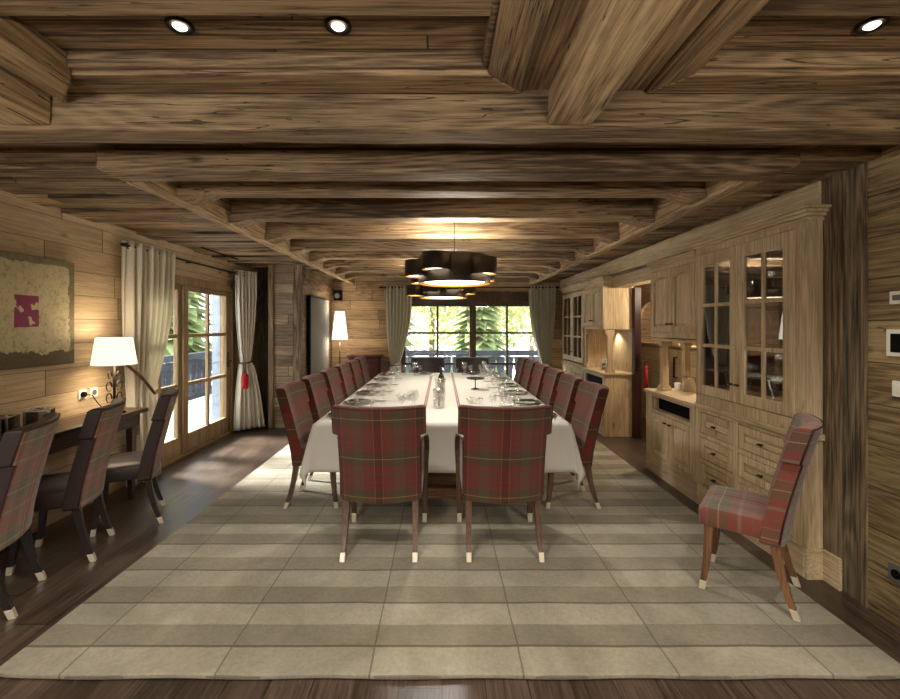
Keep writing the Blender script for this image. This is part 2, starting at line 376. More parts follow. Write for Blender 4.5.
def tag(o, label, cat, group=None, kind=None):
    if label: o['label'] = label
    if cat: o['category'] = cat
    if group: o['group'] = group
    if kind: o['kind'] = kind
    return o
def thing(name, label, cat, loc=(0, 0, 0), rz=0, group=None):
    o = bpy.data.objects.new(name, None); C.objects.link(o)
    o.location = loc; o.rotation_euler = (0, 0, rz); o.empty_display_size = .1
    return tag(o, label, cat, group)
def struct(o): o['kind'] = 'structure'; return o
def dup(root, loc=None, rz=None, label=None, group=None):
    r = root.copy(); C.objects.link(r)
    if loc is not None: r.location = loc
    if rz is not None: r.rotation_euler = (0, 0, rz)
    if label: r['label'] = label
    if group: r['group'] = group
    for ch in list(root.children):
        c = ch.copy(); C.objects.link(c); c.parent = r
        for g in list(ch.children):
            d = g.copy(); C.objects.link(d); d.parent = c
    return r

def hewn(mb, seed, amp=.008, cuts=14, axis=0):
    """roughen a beam: cut it lengthwise and nudge the verts"""
    rr = random.Random(seed)
    bm = mb.bm
    ed = [e for e in bm.edges if abs((e.verts[0].co-e.verts[1].co)[axis]) > .5*max(1e-6, (e.verts[0].co-e.verts[1].co).length)]
    bmesh.ops.subdivide_edges(bm, edges=ed, cuts=cuts, use_grid_fill=True)
    for v in bm.verts:
        d = Vector((rr.uniform(-1, 1), rr.uniform(-1, 1), rr.uniform(-1, 1)))*amp
        d[axis] = 0
        v.co += d
    return mb

# ------------------------------------------------------------------ the room
FY = 8.6                     # far wall
m = MB(); m.box(-3.4, 4.6, -2.6, FY+.1, -.12, 0)
struct(m.build('floor', 'floor'))

m = MB()
m.box(-3.3, -3.13, -2.6, 4.34, 0, 2.9); m.box(-3.3, -3.13, 6.46, 7.4, 0, 2.9); m.box(-3.3, -3.13, 4.34, 6.46, 2.14, 2.9)
struct(m.build('wall_left', 'wall_l'))
m = MB(); m.box(-3.3, -2.66, 7.3, 7.45, 0, 2.9)
struct(m.build('wall_alcove', 'post_dark'))  # dark wood here puts the shade of the recess into its colour
m = MB(); m.box(-2.62, -2.2, 6.66, FY+.1, 0, 2.9)
struct(m.build('wall_chimney', 'panel'))
for i, (x0, x1, mt) in enumerate(((-2.68, -2.60, 'post'), (-2.30, -2.18, 'post'))):
    m = MB(); m.box(x0, x1, 6.62, 6.72, 0, 2.53)
    struct(m.build('trim_%d' % (i+1), mt, bevel=.008))
m = MB(); m.box(-2.2, -2.17, 6.75, FY, 2.2, 2.34); m.box(-2.2, -2.175, 6.72, 6.86, 0, 2.5)
struct(m.build('trim_3', 'ceil_trim'))
# far wall around the window
m = MB()
m.box(-2.62, -.80, FY, FY+.2, 0, 2.9); m.box(2.04, 3.0, FY, FY+.2, 0, 2.9); m.box(-.80, 2.04, FY, FY+.2, 2.06, 2.9)
struct(m.build('wall_far', 'wall_far'))
# right wall: near part, frieze above the cupboards, doorway
m = MB()
m.box(2.39, 2.55, -2.6, 2.44, 0, 2.9)
m.box(2.39, 2.55, 2.56, 2.69, 0, 2.9)
struct(m.build('wall_right', 'wall_r'))
m = MB(); m.box(2.385, 2.56, 2.44, 2.56, 0, 2.52)
struct(m.build('trim_4', 'post_dark', bevel=.006))
m = MB(); m.box(2.378, 2.45, 2.412, 2.442, 0, 2.5)
struct(m.build('trim_5', 'post'))
m = MB(); m.box(2.382, 2.56, 2.562, 2.70, .19, 2.50)
struct(m.build('trim_6', 'post'))
m = MB(); m.box(2.40, 2.55, 2.70, FY, 2.27, 2.9)
struct(m.build('wall_frieze', 'wall_r'))
m = MB(); m.box(2.36, 2.40, 2.70, FY, 2.30, 2.49)
struct(m.build('trim_7', 'pine_h', bevel=.004))
m = MB(); m.box(2.42, 2.62, 4.76, 6.10, 2.12, 2.30)
struct(m.build('trim_8', 'pine_h', bevel=.006))
m = MB(); m.box(2.27, 2.40, 2.672, 2.692, 0, .19); m.box(2.365, 2.385, 2.56, 2.69, 0, .19)
struct(m.build('baseboard_right', 'pine_h', bevel=.003))
# passage behind the doorway
m = MB(); m.box(3.45, 3.55, 3.0, FY, 0, 1.27); m.box(3.43, 3.57, 3.0, FY, 1.27, 1.30)
struct(m.build('wall_passage', 'wall_l'))
m = MB(); m.box(4.3, 4.4, 2.6, FY, 0, 2.9); m.box(2.9, 4.4, FY-.1, FY, 0, 2.9); m.box(2.80, 4.4, 2.9, 3.0, 0, 2.9)
struct(m.build('wall_passage_back', 'wall_far'))
m = MB(); m.box(2.55, 4.4, 2.6, FY, 2.5, 2.6)
struct(m.build('ceiling_passage', 'ceil'))
# arch in the passage
m = MB(); pts = []
for i in range(13):
    a = PI*i/12; pts.append((7.1+.55*math.cos(a), 1.55+.45*math.sin(a)))
outer = [(6.3, 1.28), (6.3, 2.5), (7.9, 2.5), (7.9, 1.28), (7.65, 1.28)] + pts + [(6.55, 1.28)]
m.prism(outer, 'X', 3.47, 3.53)
struct(m.build('trim_9', 'pine_h'))
# back wall behind the camera, unseen opening added to let daylight in
m = MB(); m.box(-3.3, -2.7, -2.75, -2.6, 0, 2.9); m.box(-.6, 2.55, -2.75, -2.6, 0, 2.9); m.box(-2.7, -.6, -2.75, -2.6, 2.2, 2.9); m.box(-2.7, -.6, -2.75, -2.6, 0, .9)
struct(m.build('wall_back', 'wall_far'))
m = MB(); m.box(-3.13, -3.115, -2.6, 4.05, 0, .12)
struct(m.build('baseboard_left', 'wall_l'))

# ceilings
m = MB(); m.box(-3.3, 2.6, -2.75, 1.95, 2.635, 2.75)
struct(m.build('ceiling', 'ceil'))
m = MB()
rr = random.Random(3)
def laths(mb, x0, x1, y0, y1, z):
    y = y0
    while y < y1-.01:
        w = rr.uniform(.085, .15)
        dz = rr.choice((0, .006, .022, .03))
        mb.box(x0, x1, y, min(y+w, y1), z+dz, z+.05)
        y += w+.006
laths(m, -3.2, -1.78, 2.34, 7.4, 2.515); laths(m, 1.78, 2.42, 2.34, FY, 2.50)
laths(m, -2.7, -1.78, 7.4, FY, 2.515)
struct(m.build('ceiling_sides', 'lath'))
m = MB(); m.box(-3.2, 2.5, 2.0, 2.5, 2.545, 2.60); m.box(-3.3, 2.6, 1.9, FY+.1, 2.76, 2.85)
struct(m.build('ceiling_middle', 'ceil'))

# flat boards between the coffers, and coffer rims
m = MB(); m.box(.34, .86, .6, 1.84, 2.585, 2.64)
struct(m.build('trim_10', 'ceil_trim'))
def rim(n, pts, mat, z0=2.562, z1=2.64):
    mm = MB(); mm.prism(pts, 'Z', z0, z1); struct(mm.build('trim_%d' % n, mat, bevel=.008))
rim(11, [(.34, .6), (.34, 1.82), (.18, 1.68), (.18, .75)], 'ceil_trim')
rim(12, [(-1.60, 1.82), (.34, 1.82), (.18, 1.68), (-1.45, 1.68)], 'ceil_trimx')
rim(13, [(-1.60, 1.26), (.18, 1.26), (.18, 1.40), (-1.45, 1.40)], 'ceil_trimx', 2.585)
rim(14, [(-1.60, .6), (-1.60, 1.82), (-1.45, 1.68), (-1.45, .75)], 'ceil_trim', 2.52)
rim(15, [(.86, .6), (.86, 1.82), (.99, 1.68), (.99, .75)], 'ceil_trim')
rim(16, [(.86, 1.82), (2.6, 1.82), (2.6, 1.68), (.99, 1.68)], 'ceil_trimx')
rim(17, [(.99, 1.26), (2.6, 1.26), (2.6, 1.40), (.99, 1.40)], 'ceil_trimx', 2.585)
for z, n in ((1.64, 18),):
    m = MB(); m.box(-1.45, .18, 1.655, 1.682, 2.58, 2.64); m.box(.155, .182, .75, 1.66, 2.58, 2.64)
    m.box(.985, 1.012, .75, 1.66, 2.58, 2.64); m.box(1.0, 2.6, 1.655, 1.682, 2.58, 2.64)
    struct(m.build('trim_18', 'ceil_trimx', bevel=.008))

# beams
def beam_obj(label, x0, x1, y0, y1, z0, z1, mat, seed, axis=0, amp=.006, group=None, ends=False):
    mb = MB()
    if ends:   # cross beam with notched ends
        pr = [(x0, z1), (x0, z0+.035), (x0+.05, z0-.012), (x0+.17, z0-.012), (x0+.22, z0), (x1-.22, z0), (x1-.17, z0-.012), (x1-.05, z0-.012), (x1, z0+.035), (x1, z1)]
        mb.prism(pr, 'Y', y0, y1)
    else:
        mb.box(x0, x1, y0, y1, z0, z1)
        hewn(mb, seed, amp, 18, axis)
    o = mb.build('ceiling_beam', mat, bevel=.012, seg=2)
    tag(o, label, 'beam', group)
    return o
G = 'rough timber beams under the ceiling'
beam_obj('massive dark beam spanning the whole ceiling, nearest of the cross beams', -3.12, 2.385, 1.83, 1.98, 2.415, 2.63, 'beam', 1, group=G)
mb = MB()
pr = [(-1.87, 2.535), (-1.87, 2.43), (-1.83, 2.41), (1.82, 2.41), (1.94, 2.45), (1.94, 2.535)]
mb.prism(pr, 'Y', 2.32, 2.48)
tag(mb.build('ceiling_beam', 'beam', bevel=.012), 'thick beam closing the near end of the beam frame, second from the camera', 'beam', G)
ordn = ['first', 'second', 'third', 'fourth', 'fifth', 'sixth', 'seventh', 'eighth']
for i in range(8):
    y1 = 3.0+.70*i
    beam_obj('%s short cross beam between the two long pale beams, counted from the camera' % ordn[i], -1.745, 1.745, y1-.16, y1, 2.47, 2.755, 'beam', 10+i, ends=True, group=G)
beam_obj('long pale beam running lengthwise on the left of the beam frame', -1.84, -1.745, 2.48, FY, 2.412, 2.75, 'beam_y_lit', 30, axis=1, group=G, amp=.004)
beam_obj('long pale beam running lengthwise on the right above the cupboards', 1.745, 1.855, 2.48, FY, 2.412, 2.75, 'beam_y_lit', 31, axis=1, group=G, amp=.004)
# corbels where the cross beams meet the long beams
for i in range(8):
    y1 = 3.0+.70*i
    for s, sn in ((-1, 'left'), (1, 'right')):
        mb = MB()
        xa, xb = s*1.745, s*1.57
        pr = [(xa, 2.425), (xa, 2.49), (xb, 2.49), (xb, 2.462), (xa-s*.05, 2.425)]
        mb.prism(pr, 'Y', y1-.175, y1+.015)
        tag(mb.build('corbel', 'beam', bevel=.006), 'small timber corbel under the %s end of the %s short cross beam' % (sn, ordn[i]), 'corbel', 'timber corbels under the cross beams')
beam_obj('broad bright beam running towards the camera at the top centre', .45, .64, -.6, 1.829, 2.43, 2.584, 'beam_y_lit', 40, axis=1, amp=.003, group=G)
beam_obj('beam stub running towards the camera in the top left corner', -1.86, -1.66, -.6, 1.829, 2.43, 2.634, 'beam_y_lit', 41, axis=1, amp=.003, group=G)

# ------------------------------------------------------------------ rug
mb = MB()
def rugpt(u, v):
    x = -2.02+4.13*u; y = 1.915+5.55*v
    c = max(0, abs(u-.5)-.47)
    y += (c*c)*18 if v < .5 else 0
    y += .004*math.sin(x*9) if v == 0 else 0
    return (x, y, .016)
mb.grid(rugpt, 60, 60)
o = mb.build('rug', 'rug', solid=.022, bevel=.006)
tag(o, 'large pale beige rug woven in rectangular strips under the dining table', 'rug')
o.location = (0, 0, 0)
RZ = .027    # top of the rug

# ------------------------------------------------------------------ dining table
T0, T1, TX, TH = 3.61, 7.47, 1.07, .765
tb = thing('dining_table', 'long oak dining table mostly hidden under a white cloth', 'table', (0, 5.55, RZ))
MB().box(-TX+.02, TX-.02, T0-5.55+.02, T1-5.55-.02, TH-.06-RZ, TH-.008-RZ).build('tabletop', 'trestle', tb, bevel=.004)
for yy in (-1.55, 0, 1.55):
    m = MB(); m.box(-.55, .55, yy-.14, yy+.14, 0, .095)
    f = m.build('foot_beam', 'trestle', tb, bevel=.012)
    m = MB(); m.prism([(-.42, .095), (.42, .095), (.34, .38), (.42, .70), (-.42, .70), (-.34, .38)], 'Y', yy-.05, yy+.05)
    m.build('pedestal', 'trestle', tb, bevel=.008)
MB().box(-.05, .05, -1.5, 1.5, .12, .22).build('stretcher', 'trestle', tb, bevel=.005)

# table cloth: one sheet, flat on top, hanging with folds and pointed corners
def clothpt(u, v):
    W, L = TX+.004, (T1-T0)/2+.004
    ov = .40
    sx = (u*2-1)*(W+ov); sy = (v*2-1)*(L+ov)
    ex = max(0, abs(sx)-W); ey = max(0, abs(sy)-L)
    x = max(-W, min(W, sx)); y = max(-L, min(L, sy)); z = TH
    gx = 1 if sx > 0 else -1; gy = 1 if sy > 0 else -1
    if ex > 0 and ey == 0:
        # over the chair seats the side drop is lifted and rests on them
        k = min(1, max(0, (L-abs(sy))/.03))
        d = ex*(1-k)+min(ex, .215)*k
        rest = (ex-.215)*k if ex > .215 else 0
        z = TH-d; x = gx*(W+.012+.05*(d/.4)**2+.006*math.sin(sy*14)*(d/.3)-.3*rest)
    elif ey > 0 and ex == 0:
        z = TH-ey; y = gy*(L+.010+.012*math.sin(sx*9+1)*(ey/ov)+.03*(ey/ov))
    elif ex > 0 and ey > 0:
        r = math.hypot(ex, ey); a = math.atan2(ey, ex)
        d = r*(1+.02*math.sin(a*4))
        fl = d/(ov*1.41)
        z = TH-d*.985
        out = .01+.07*fl+.03*math.sin(a*6)*fl
        x = gx*(W+out*1.2*math.cos(a)+.02*fl); y = gy*(L+out*math.sin(a)*.9+.005)
    return (x, y+ (T0+T1)/2-5.55, z)
# sample the sheet densely around the edges
mb = MB()
def warp(t, half, ov):
    n = t*2-1
    return t
nu, nv = 84, 150
mb.grid(clothpt, nu, nv)
o = mb.build('tablecloth', 'cloth', smooth=True, solid=.004, loc=(0, 5.55, 0))
tag(o, 'white linen tablecloth with red stripe pairs hanging over the long table', 'tablecloth')

# ------------------------------------------------------------------ chairs
def chair_leg(root, xt, yt, zt, xf, yf, mat, bow, s0=.024, s1=.015):
    mb = MB(); rings = []
    tip = MB(); n = 9; pts = []
    for i in range(n+1):
        t = i/n
        x = xt+(xf-xt)*t; y = yt+(yf-yt)*(t**1.9) + bow*math.sin(PI*t); z = zt*(1-t)
        s = s0+(s1-s0)*t
        pts.append((x, y, z, s))
    def ring(p, g=1.0): x, y, z, s = p; s *= g; return [(x-s, y-s, z), (x+s, y-s, z), (x+s, y+s, z), (x-s, y+s, z)]
    k = n-1
    # last segment is the ferrule
    a, b = pts[-2], pts[-1]
    mid = tuple(a[q]+(b[q]-a[q])*(-.35) for q in range(4))
    mid = (a[0], a[1], a[2]+(a[2]-b[2])*.12, a[3])
    leg = MB().loft([ring(p) for p in pts[:-2]]+[ring(mid)]).build('leg', mat, root, bevel=.003)
    MB().loft([ring(mid, 1.06), ring(pts[-1], 1.06)]).build('leg_tip', 'tip', leg, bevel=.002)
    return leg

def make_chair(kind, legm, fab, fabs, label, group):
    arm = kind == 'arm'; split = kind == 'split'
    root = thing('dining_chair' if not arm else 'dining_armchair', label, 'chair', group=group)
    R = -.29 if arm else -.2175; F = .29 if arm else .2175
    hx = .272 if arm else .230; ear = .308 if arm else .257
    rx, fx = (.235, .28) if arm else (.19, .19)
    for s in (-1, 1):
        chair_leg(root, s*rx, R+(.12 if arm else .095), .42, s*(rx+.005), R, legm, -.005)
        if not arm: chair_leg(root, s*fx, F-.035, .42, s*fx, F, legm, .0)
    # seat cushion
    def seat_rings():
        y0, y1 = R+(.12 if arm else .10), F+.015
        rings = []
        for z, ins in ((.385, .012), (.392, .0), (.47, -.004), (.495, .006), (.508, .03), (.515, .09)):
            pts = []
            for (px, py) in ((-1, -1), (1, -1), (1, 1), (-1, 1)):
                pts.append((px, py))
            hw = (.245 if arm else .222)-ins; ya, yb = y0+ins, y1-ins; r = .03
            ring = []
            for cx, cy, a0 in ((-hw+r, ya+r, PI), (hw-r, ya+r, 1.5*PI), (hw-r, yb-r, 0), (-hw+r, yb-r, .5*PI)):
                for q in range(4):
                    a = a0+q*PI/6; ring.append((cx+r*math.cos(a), cy+r*math.sin(a), z))
            rings.append(ring)
        return rings
    MB().loft(seat_rings()).build('seat', fabs, root, smooth=True, bevel=.004)
    # curved upholstered back with wider top
    H = 1.03
    def yc(z):
        t = (z-.385)/(H-.385)
        return R+.075-.15*max(0, t)**1.25
    curve = .07 if arm else .055
    def back_ring(z, hw, th):
        ring = []; n = 12
        for i in range(n+1):
            x = -hw+2*hw*i/n; ring.append((x, yc(z)+curve*(x/.27)**2-th, z))
        for i in range(n+1):
            x = hw-2*hw*i/n; ring.append((x, yc(z)+curve*(x/.27)**2+th, z))
        return ring
    rings = []
    for z in (.365, .38, .5, .6, .7, .78, .832): rings.append(back_ring(z, hx-(.008 if z < .37 else 0), .047-.012*(z-.4)))
    for z in (.836, .86, .93, 1.0, 1.018, 1.03): rings.append(back_ring(z, ear-(.012 if z > 1.025 else 0), .047-.012*(z-.4)-(.02 if z > 1.025 else 0.0)))
    bk = MB().loft(rings).build('backrest', 'brown_leather' if split else fab, root, smooth=False, bevel=.01, seg=3)
    if split:
        def cov(z, hw):
            n = 12
            return [(x, yc(z)+curve*(x/.27)**2-.047+.012*(z-.4)-.004, z) for x in [-hw+2*hw*i/n for i in range(n+1)]]+[(x, yc(z)+curve*(x/.27)**2-.030, z) for x in [hw-2*hw*i/n for i in range(n+1)]]
        MB().loft([cov(z, hx-.004) for z in (.375, .5, .6, .7, .78, .832)]+[cov(z, ear-.004) for z in (.836, .93, 1.005)]).build('rear_cover', fab, root)
    # piping around the rear outline
    outl = []
    for z in (.39, .5, .6, .7, .78, .832): outl.append((hx, z))
    for z in (.838, .93, 1.015): outl.append((ear, z))
    path = [(-x, yc(z)+curve*(x/.27)**2-.041, z) for x, z in outl]
    top = [(x, yc(1.02)+curve*(x/.27)**2-.038, 1.02) for x in [ear*(-1+2*i/10) for i in range(11)]]
    path2 = [(x, yc(z)+curve*(x/.27)**2-.041, z) for x, z in reversed(outl)]
    MB().tube(path+top+path2, .0045, 6).build('piping', 'piping', bk, smooth=True)
    if arm:
        for s in (-1, 1):
            pts = [(s*.268, R+.055, .80), (s*.285, R+.16, .795), (s*.298, 0, .765), (s*.302, .12, .70), (s*.300, .22, .60), (s*.292, .262, .48), (s*.288, .27, .36), (s*.283, .28, .15), (s*.280, F, .07)]
            rings = []
            for (x, y, z) in pts:
                k = .020
                rings.append([(x-k, y-k*.9, z-k*.2), (x+k, y-k*.9, z-k*.2), (x+k, y+k*.9, z+k*.2), (x-k, y+k*.9, z+k*.2)])
            a = MB().loft(rings).build('arm', legm, root, bevel=.005)
            MB().box(s*.280-.017, s*.280+.017, F-.02, F+.014, 0, .072).build('leg_tip', 'tip', a, bevel=.002)
            pn = [(R+.09, .40), (R+.08, .775), (0, .745), (.11, .68), (.20, .585), (.235, .47), (.24, .40)]
            MB().prism(pn, 'X', s*.262-.018, s*.262+.018).build('arm_panel', fabs, root, bevel=.008)
    return root

used = {}
def place_chair(kind, legm, fab, fabs, x, y, d, label, group, z=RZ):
    rz = math.atan2(d[1], d[0])-PI/2
    key = (kind, legm, fab, fabs)
    if key not in used:
        used[key] = make_chair(kind, legm, fab, fabs, label, group)
        o = used[key]; o.location = (x, y, z); o.rotation_euler = (0, 0, rz)
    else:
        o = dup(used[key], (x, y, z), rz, label, group)
    return o
def at_rear(R, d, L=.2175):
    n = math.hypot(*d); d = (d[0]/n, d[1]/n)
    return R[0]+d[0]*L, R[1]+d[1]*L
num = ['nearest to the camera', 'second from the camera', 'third from the camera', 'fourth from the camera', 'fifth from the camera', 'farthest from the camera']
for k in range(6):
    y = 3.865+.655*k
    place_chair('side', 'leg_mid', 'plaid_xz', 'plaid_xy', -1.335+.2175, y, (1, 0), 'plaid dining chair in the row left of the table, '+num[k], 'plaid chairs along the left side of the table')
for k in range(6):
    y = 3.86+.655*k
    place_chair('side', 'leg_mid', 'plaid_xz', 'plaid_xy', 1.335-.2175, y, (-1, 0), 'plaid dining chair in the row right of the table, '+num[k], 'plaid chairs along the right side of the table')
place_chair('arm', 'leg_mid', 'plaid_xz', 'plaid_xy', -.418, 2.84+.29, (0, 1), 'red and green tartan armchair at the near end of the table, left one', 'tartan armchairs at the table ends')
place_chair('arm', 'leg_mid', 'plaid_xz', 'plaid_xy', .418, 2.84+.29, (0, 1), 'red and green tartan armchair at the near end of the table, right one', 'tartan armchairs at the table ends')
place_chair('arm', 'leg_dark', 'brown_leather', 'brown_leather', -.27, 7.85, (0, -1), 'dark armchair at the far table end by the window, left one', 'dark armchairs at the far table end', 0)
place_chair('arm', 'leg_dark', 'brown_leather', 'brown_leather', .57, 7.85, (0, -1), 'dark armchair at the far table end by the window, right one', 'dark armchairs at the far table end', 0)
for o in list(C.objects):
    if o.name.startswith('dining_armchair') and o.location.y > 7: o.scale = (1, 1, .955)
x, y = at_rear((2.0, 2.42), (-.77, .64))
place_chair('side', 'leg_wood', 'plaid_xz_l', 'plaid_xy_l', x, y, (-.77, .64), 'plaid dining chair standing alone with its back to the right wall', None)
g = 'dark seated plaid chairs at the console'
x, y = at_rear((-2.35, 3.62), (-.857, -.51)); place_chair('split', 'leg_dark', 'plaid_xz_l', 'brown_leather', x, y, (-.857, -.51), 'plaid backed chair at the console nearest the glazed door', g, .0)
x, y = at_rear((-2.42, 3.075), (-.924, -.383)); place_chair('split', 'leg_dark', 'plaid_xz_l', 'brown_leather', x, y, (-.924, -.383), 'plaid backed chair in the middle of the console, in front of the lamp', g, .0)
x, y = at_rear((-2.405, 2.505), (-.905, -.426)); place_chair('split', 'leg_dark', 'plaid_xz_l', 'brown_leather', x, y, (-.905, -.426), 'plaid backed chair cut by the left edge of the photo', g, .0)

# ------------------------------------------------------------------ tableware
def glass_obj(tall, bowl, seed=0):
    h = tall
    prof = [(.033, 0), (.034, .002), (.006, .008), (.0045, .02), (.0045, h*.48), (.012, h*.51), (bowl*.8, h*.60), (bowl, h*.72), (bowl*.93, h*.88), (bowl*.80, h)]
    return MB().lathe(prof, n=14, cap=False)
proto = {}
def tw(key, maker, x, y, z, rz, label, cat, group):
    if key not in proto:
        o = maker(); proto[key] = o
    else:
        o = proto[key].copy(); C.objects.link(o)
        for ch in proto[key].children:
            c = ch.copy(); C.objects.link(c); c.parent = o
    o.location = (x, y, z); o.rotation_euler = (0, 0, rz)
    tag(o, label, cat, group); return o
def mk_wine(): return glass_obj(.215, .040).build('wine_glass', 'glass_ware', smooth=True)
def mk_water(): return glass_obj(.17, .036).build('water_glass', 'glass_ware', smooth=True)
def mk_plate():
    o = MB().lathe([(.085, 0), (.09, .004), (.142, .016), (.143, .019), (.09, .008), (.01, .007)], n=32).build('dinner_plate', 'plate_grey', smooth=True)
    return o
def mk_bread(): return MB().lathe([(.045, 0), (.05, .003), (.078, .011), (.079, .013), (.05, .006), (.01, .005)], n=24).build('side_plate', 'china', smooth=True)
def mk_napkin():
    mb = MB(); mb.box(-.035, .035, -.085, .085, 0, .010); mb.box(-.03, .035, -.08, .08, .011, .018)
    return mb.build('napkin', 'napkin', bevel=.003)
def mk_knife():
    mb = MB(); mb.loft([[(-.007, -.11, 0), (.007, -.11, 0), (.007, -.11, .004), (-.007, -.11, .004)], [(-.005, -.01, 0), (.005, -.01, 0), (.005, -.01, .004), (-.005, -.01, .004)], [(-.009, .02, 0), (.009, .02, 0), (.009, .02, .002), (-.009, .02, .002)], [(-.002, .12, 0), (.006, .12, 0), (.006, .12, .002), (-.002, .12, .002)]])
    return mb.build('knife', 'steel')
def mk_fork():
    mb = MB(); mb.loft([[(-.006, -.10, 0), (.006, -.10, 0), (.006, -.10, .003), (-.006, -.10, .003)], [(-.003, .03, 0), (.003, .03, 0), (.003, .03, .003), (-.003, .03, .003)], [(-.011, .055, 0), (.011, .055, 0), (.011, .055, .003), (-.011, .055, .003)]])
    for q in range(4): mb.box(-.011+q*.0062, -.0078+q*.0062, .052, .10, 0, .003)
    return mb.build('fork', 'steel')
TZ = TH+.003
def setting(px, py, d, where, flip=1):
    # d: direction from diner to the table centre; s: diner's right
    s = (d[1], -d[0]); rz = math.atan2(d[1], d[0])-PI/2
    def P(f, r): return px+d[0]*f+s[0]*r, py+d[1]*f+s[1]*r
    jit = lambda: random.uniform(-.012, .012)
    def w(name): return '%s at %s' % (name, where)
    x, y = P(.17, 0); tw('plate', mk_plate, x, y, TZ, rz, w('grey dinner plate'), 'plate', 'dinner plates on the table')
    x, y = P(.17, 0); tw('napkin', mk_napkin, x, y, TZ+.021, rz+jit()*8, w('folded napkin'), 'napkin', 'napkins on the dinner plates')
    x, y = P(.18, .175); tw('knife', mk_knife, x, y, TZ, rz, w('steel knife'), 'knife', 'knives on the table')
    x, y = P(.18, -.17); tw('fork', mk_fork, x, y, TZ, rz, w('steel fork'), 'fork', 'forks on the table')
    x, y = P(.36+jit(), .14+jit()); tw('wine', mk_wine, x, y, TZ, 0, w('inner wine glass'), 'glass', 'wine glasses on the table')
    x, y = P(.43+jit(), .05+jit()); tw('water', mk_water, x, y, TZ, 0, w('shorter water glass'), 'glass', 'water glasses on the table')
    x, y = P(.35+jit(), .235+jit()*.5) if abs(d[0]) > .5 else P(.42, .16); tw('wine', mk_wine, x, y, TZ, 0, w('outer wine glass'), 'glass', 'wine glasses on the table')
    x, y = P(.40, -.15); tw('bread', mk_bread, x, y, TZ, 0, w('white side plate'), 'plate', 'side plates on the table')
plc = ['the nearest place', 'the second place', 'the third place', 'the fourth place', 'the fifth place', 'the farthest place']
for k in range(6):
    setting(-1.06, 3.90+.645*k, (1, 0), plc[k]+' on the table left side')
    setting(1.06, 3.90+.645*k, (-1, 0), plc[k]+' on the table right side')
setting(-.42, T0+.01, (0, 1), 'the left place of the near table end')
setting(.42, T0+.01, (0, 1), 'the right place of the near table end')
setting(-.30, T1-.01, (0, -1), 'the left place of the far table end')
setting(.52, T1-.01, (0, -1), 'the right place of the far table end')

def carafe(x, y, label, r=.052, h=.24):
    t = thing('glass_vase', label, 'vase', (x, y, TZ), 0, 'glass vessels down the middle of the table')
    MB().lathe([(r*.9, 0), (r, .01), (r, h*.8), (r*1.08, h), (r*1.04, h), (r*.95, h*.8), (r*.95, .014), (.01, .012)], n=24, cap=False).build('vessel', 'glass_ware', t, smooth=True)
    mb = MB()
    rr = random.Random(int(y*10))
    for i in range(12):
        a = rr.uniform(0, 2*PI); q = rr.uniform(0, r*.55)
        mb.tube([(q*math.cos(a), q*math.sin(a), .015), (q*1.2*math.cos(a+.5), q*1.2*math.sin(a+.5), h*.55), (q*1.5*math.cos(a+1), q*1.5*math.sin(a+1), h*.92)], .003, 5)
    mb.build('twigs', 'silver', t, smooth=True)
carafe(-.03, 4.28, 'clear glass vase of pale twigs nearest the camera on the table centre', .058, .19)
carafe(-.02, 4.72, 'clear glass vase of pale twigs behind the nearest one on the table centre', .058, .24)
def bottle(x, y, label):
    t = thing('wine_bottle', label, 'bottle', (x, y, TZ))
    MB().lathe([(.038, 0), (.040, .01), (.040, .19), (.030, .225), (.015, .25), (.014, .30), (.016, .302), (.016, .315), (.004, .315)], n=20).build('bottle_body', 'bottle', t, smooth=True)
    MB().lathe([(.0405, .06), (.0408, .061), (.0408, .15), (.0405, .151)], n=20, cap=False).build('wrapper', 'mahog', t, smooth=True)
bottle(-.01, 5.15, 'dark bottle standing behind the glass vases on the table centre')
t = thing('cake_stand', 'black footed cake stand right of the table centre', 'cake stand', (.43, 5.55, TZ))
MB().lathe([(.055, 0), (.055, .004), (.012, .012), (.007, .03), (.007, .11), (.02, .125), (.03, .13)], n=20).build('stem', 'iron', t, smooth=True)
MB().lathe([(.01, .128), (.11, .132), (.118, .142), (.115, .144), (.10, .137), (.01, .136)], n=28).build('dish', 'iron', t, smooth=True)
t = MB().lathe([(.05, 0), (.055, .004), (.09, .05), (.092, .052), (.05, .01), (.01, .008)], n=24, cap=False).build('glass_bowl', 'glass_ware', smooth=True, loc=(-.42, 4.75, TZ))
tag(t, 'low clear glass bowl on the left half of the table', 'bowl')
t = MB().lathe([(.05, 0), (.055, .004), (.09, .05), (.092, .052), (.05, .01), (.01, .008)], n=24, cap=False).build('glass_bowl', 'glass_ware', smooth=True, loc=(.34, 4.5, TZ))
tag(t, 'low clear glass bowl on the right half of the table', 'bowl')

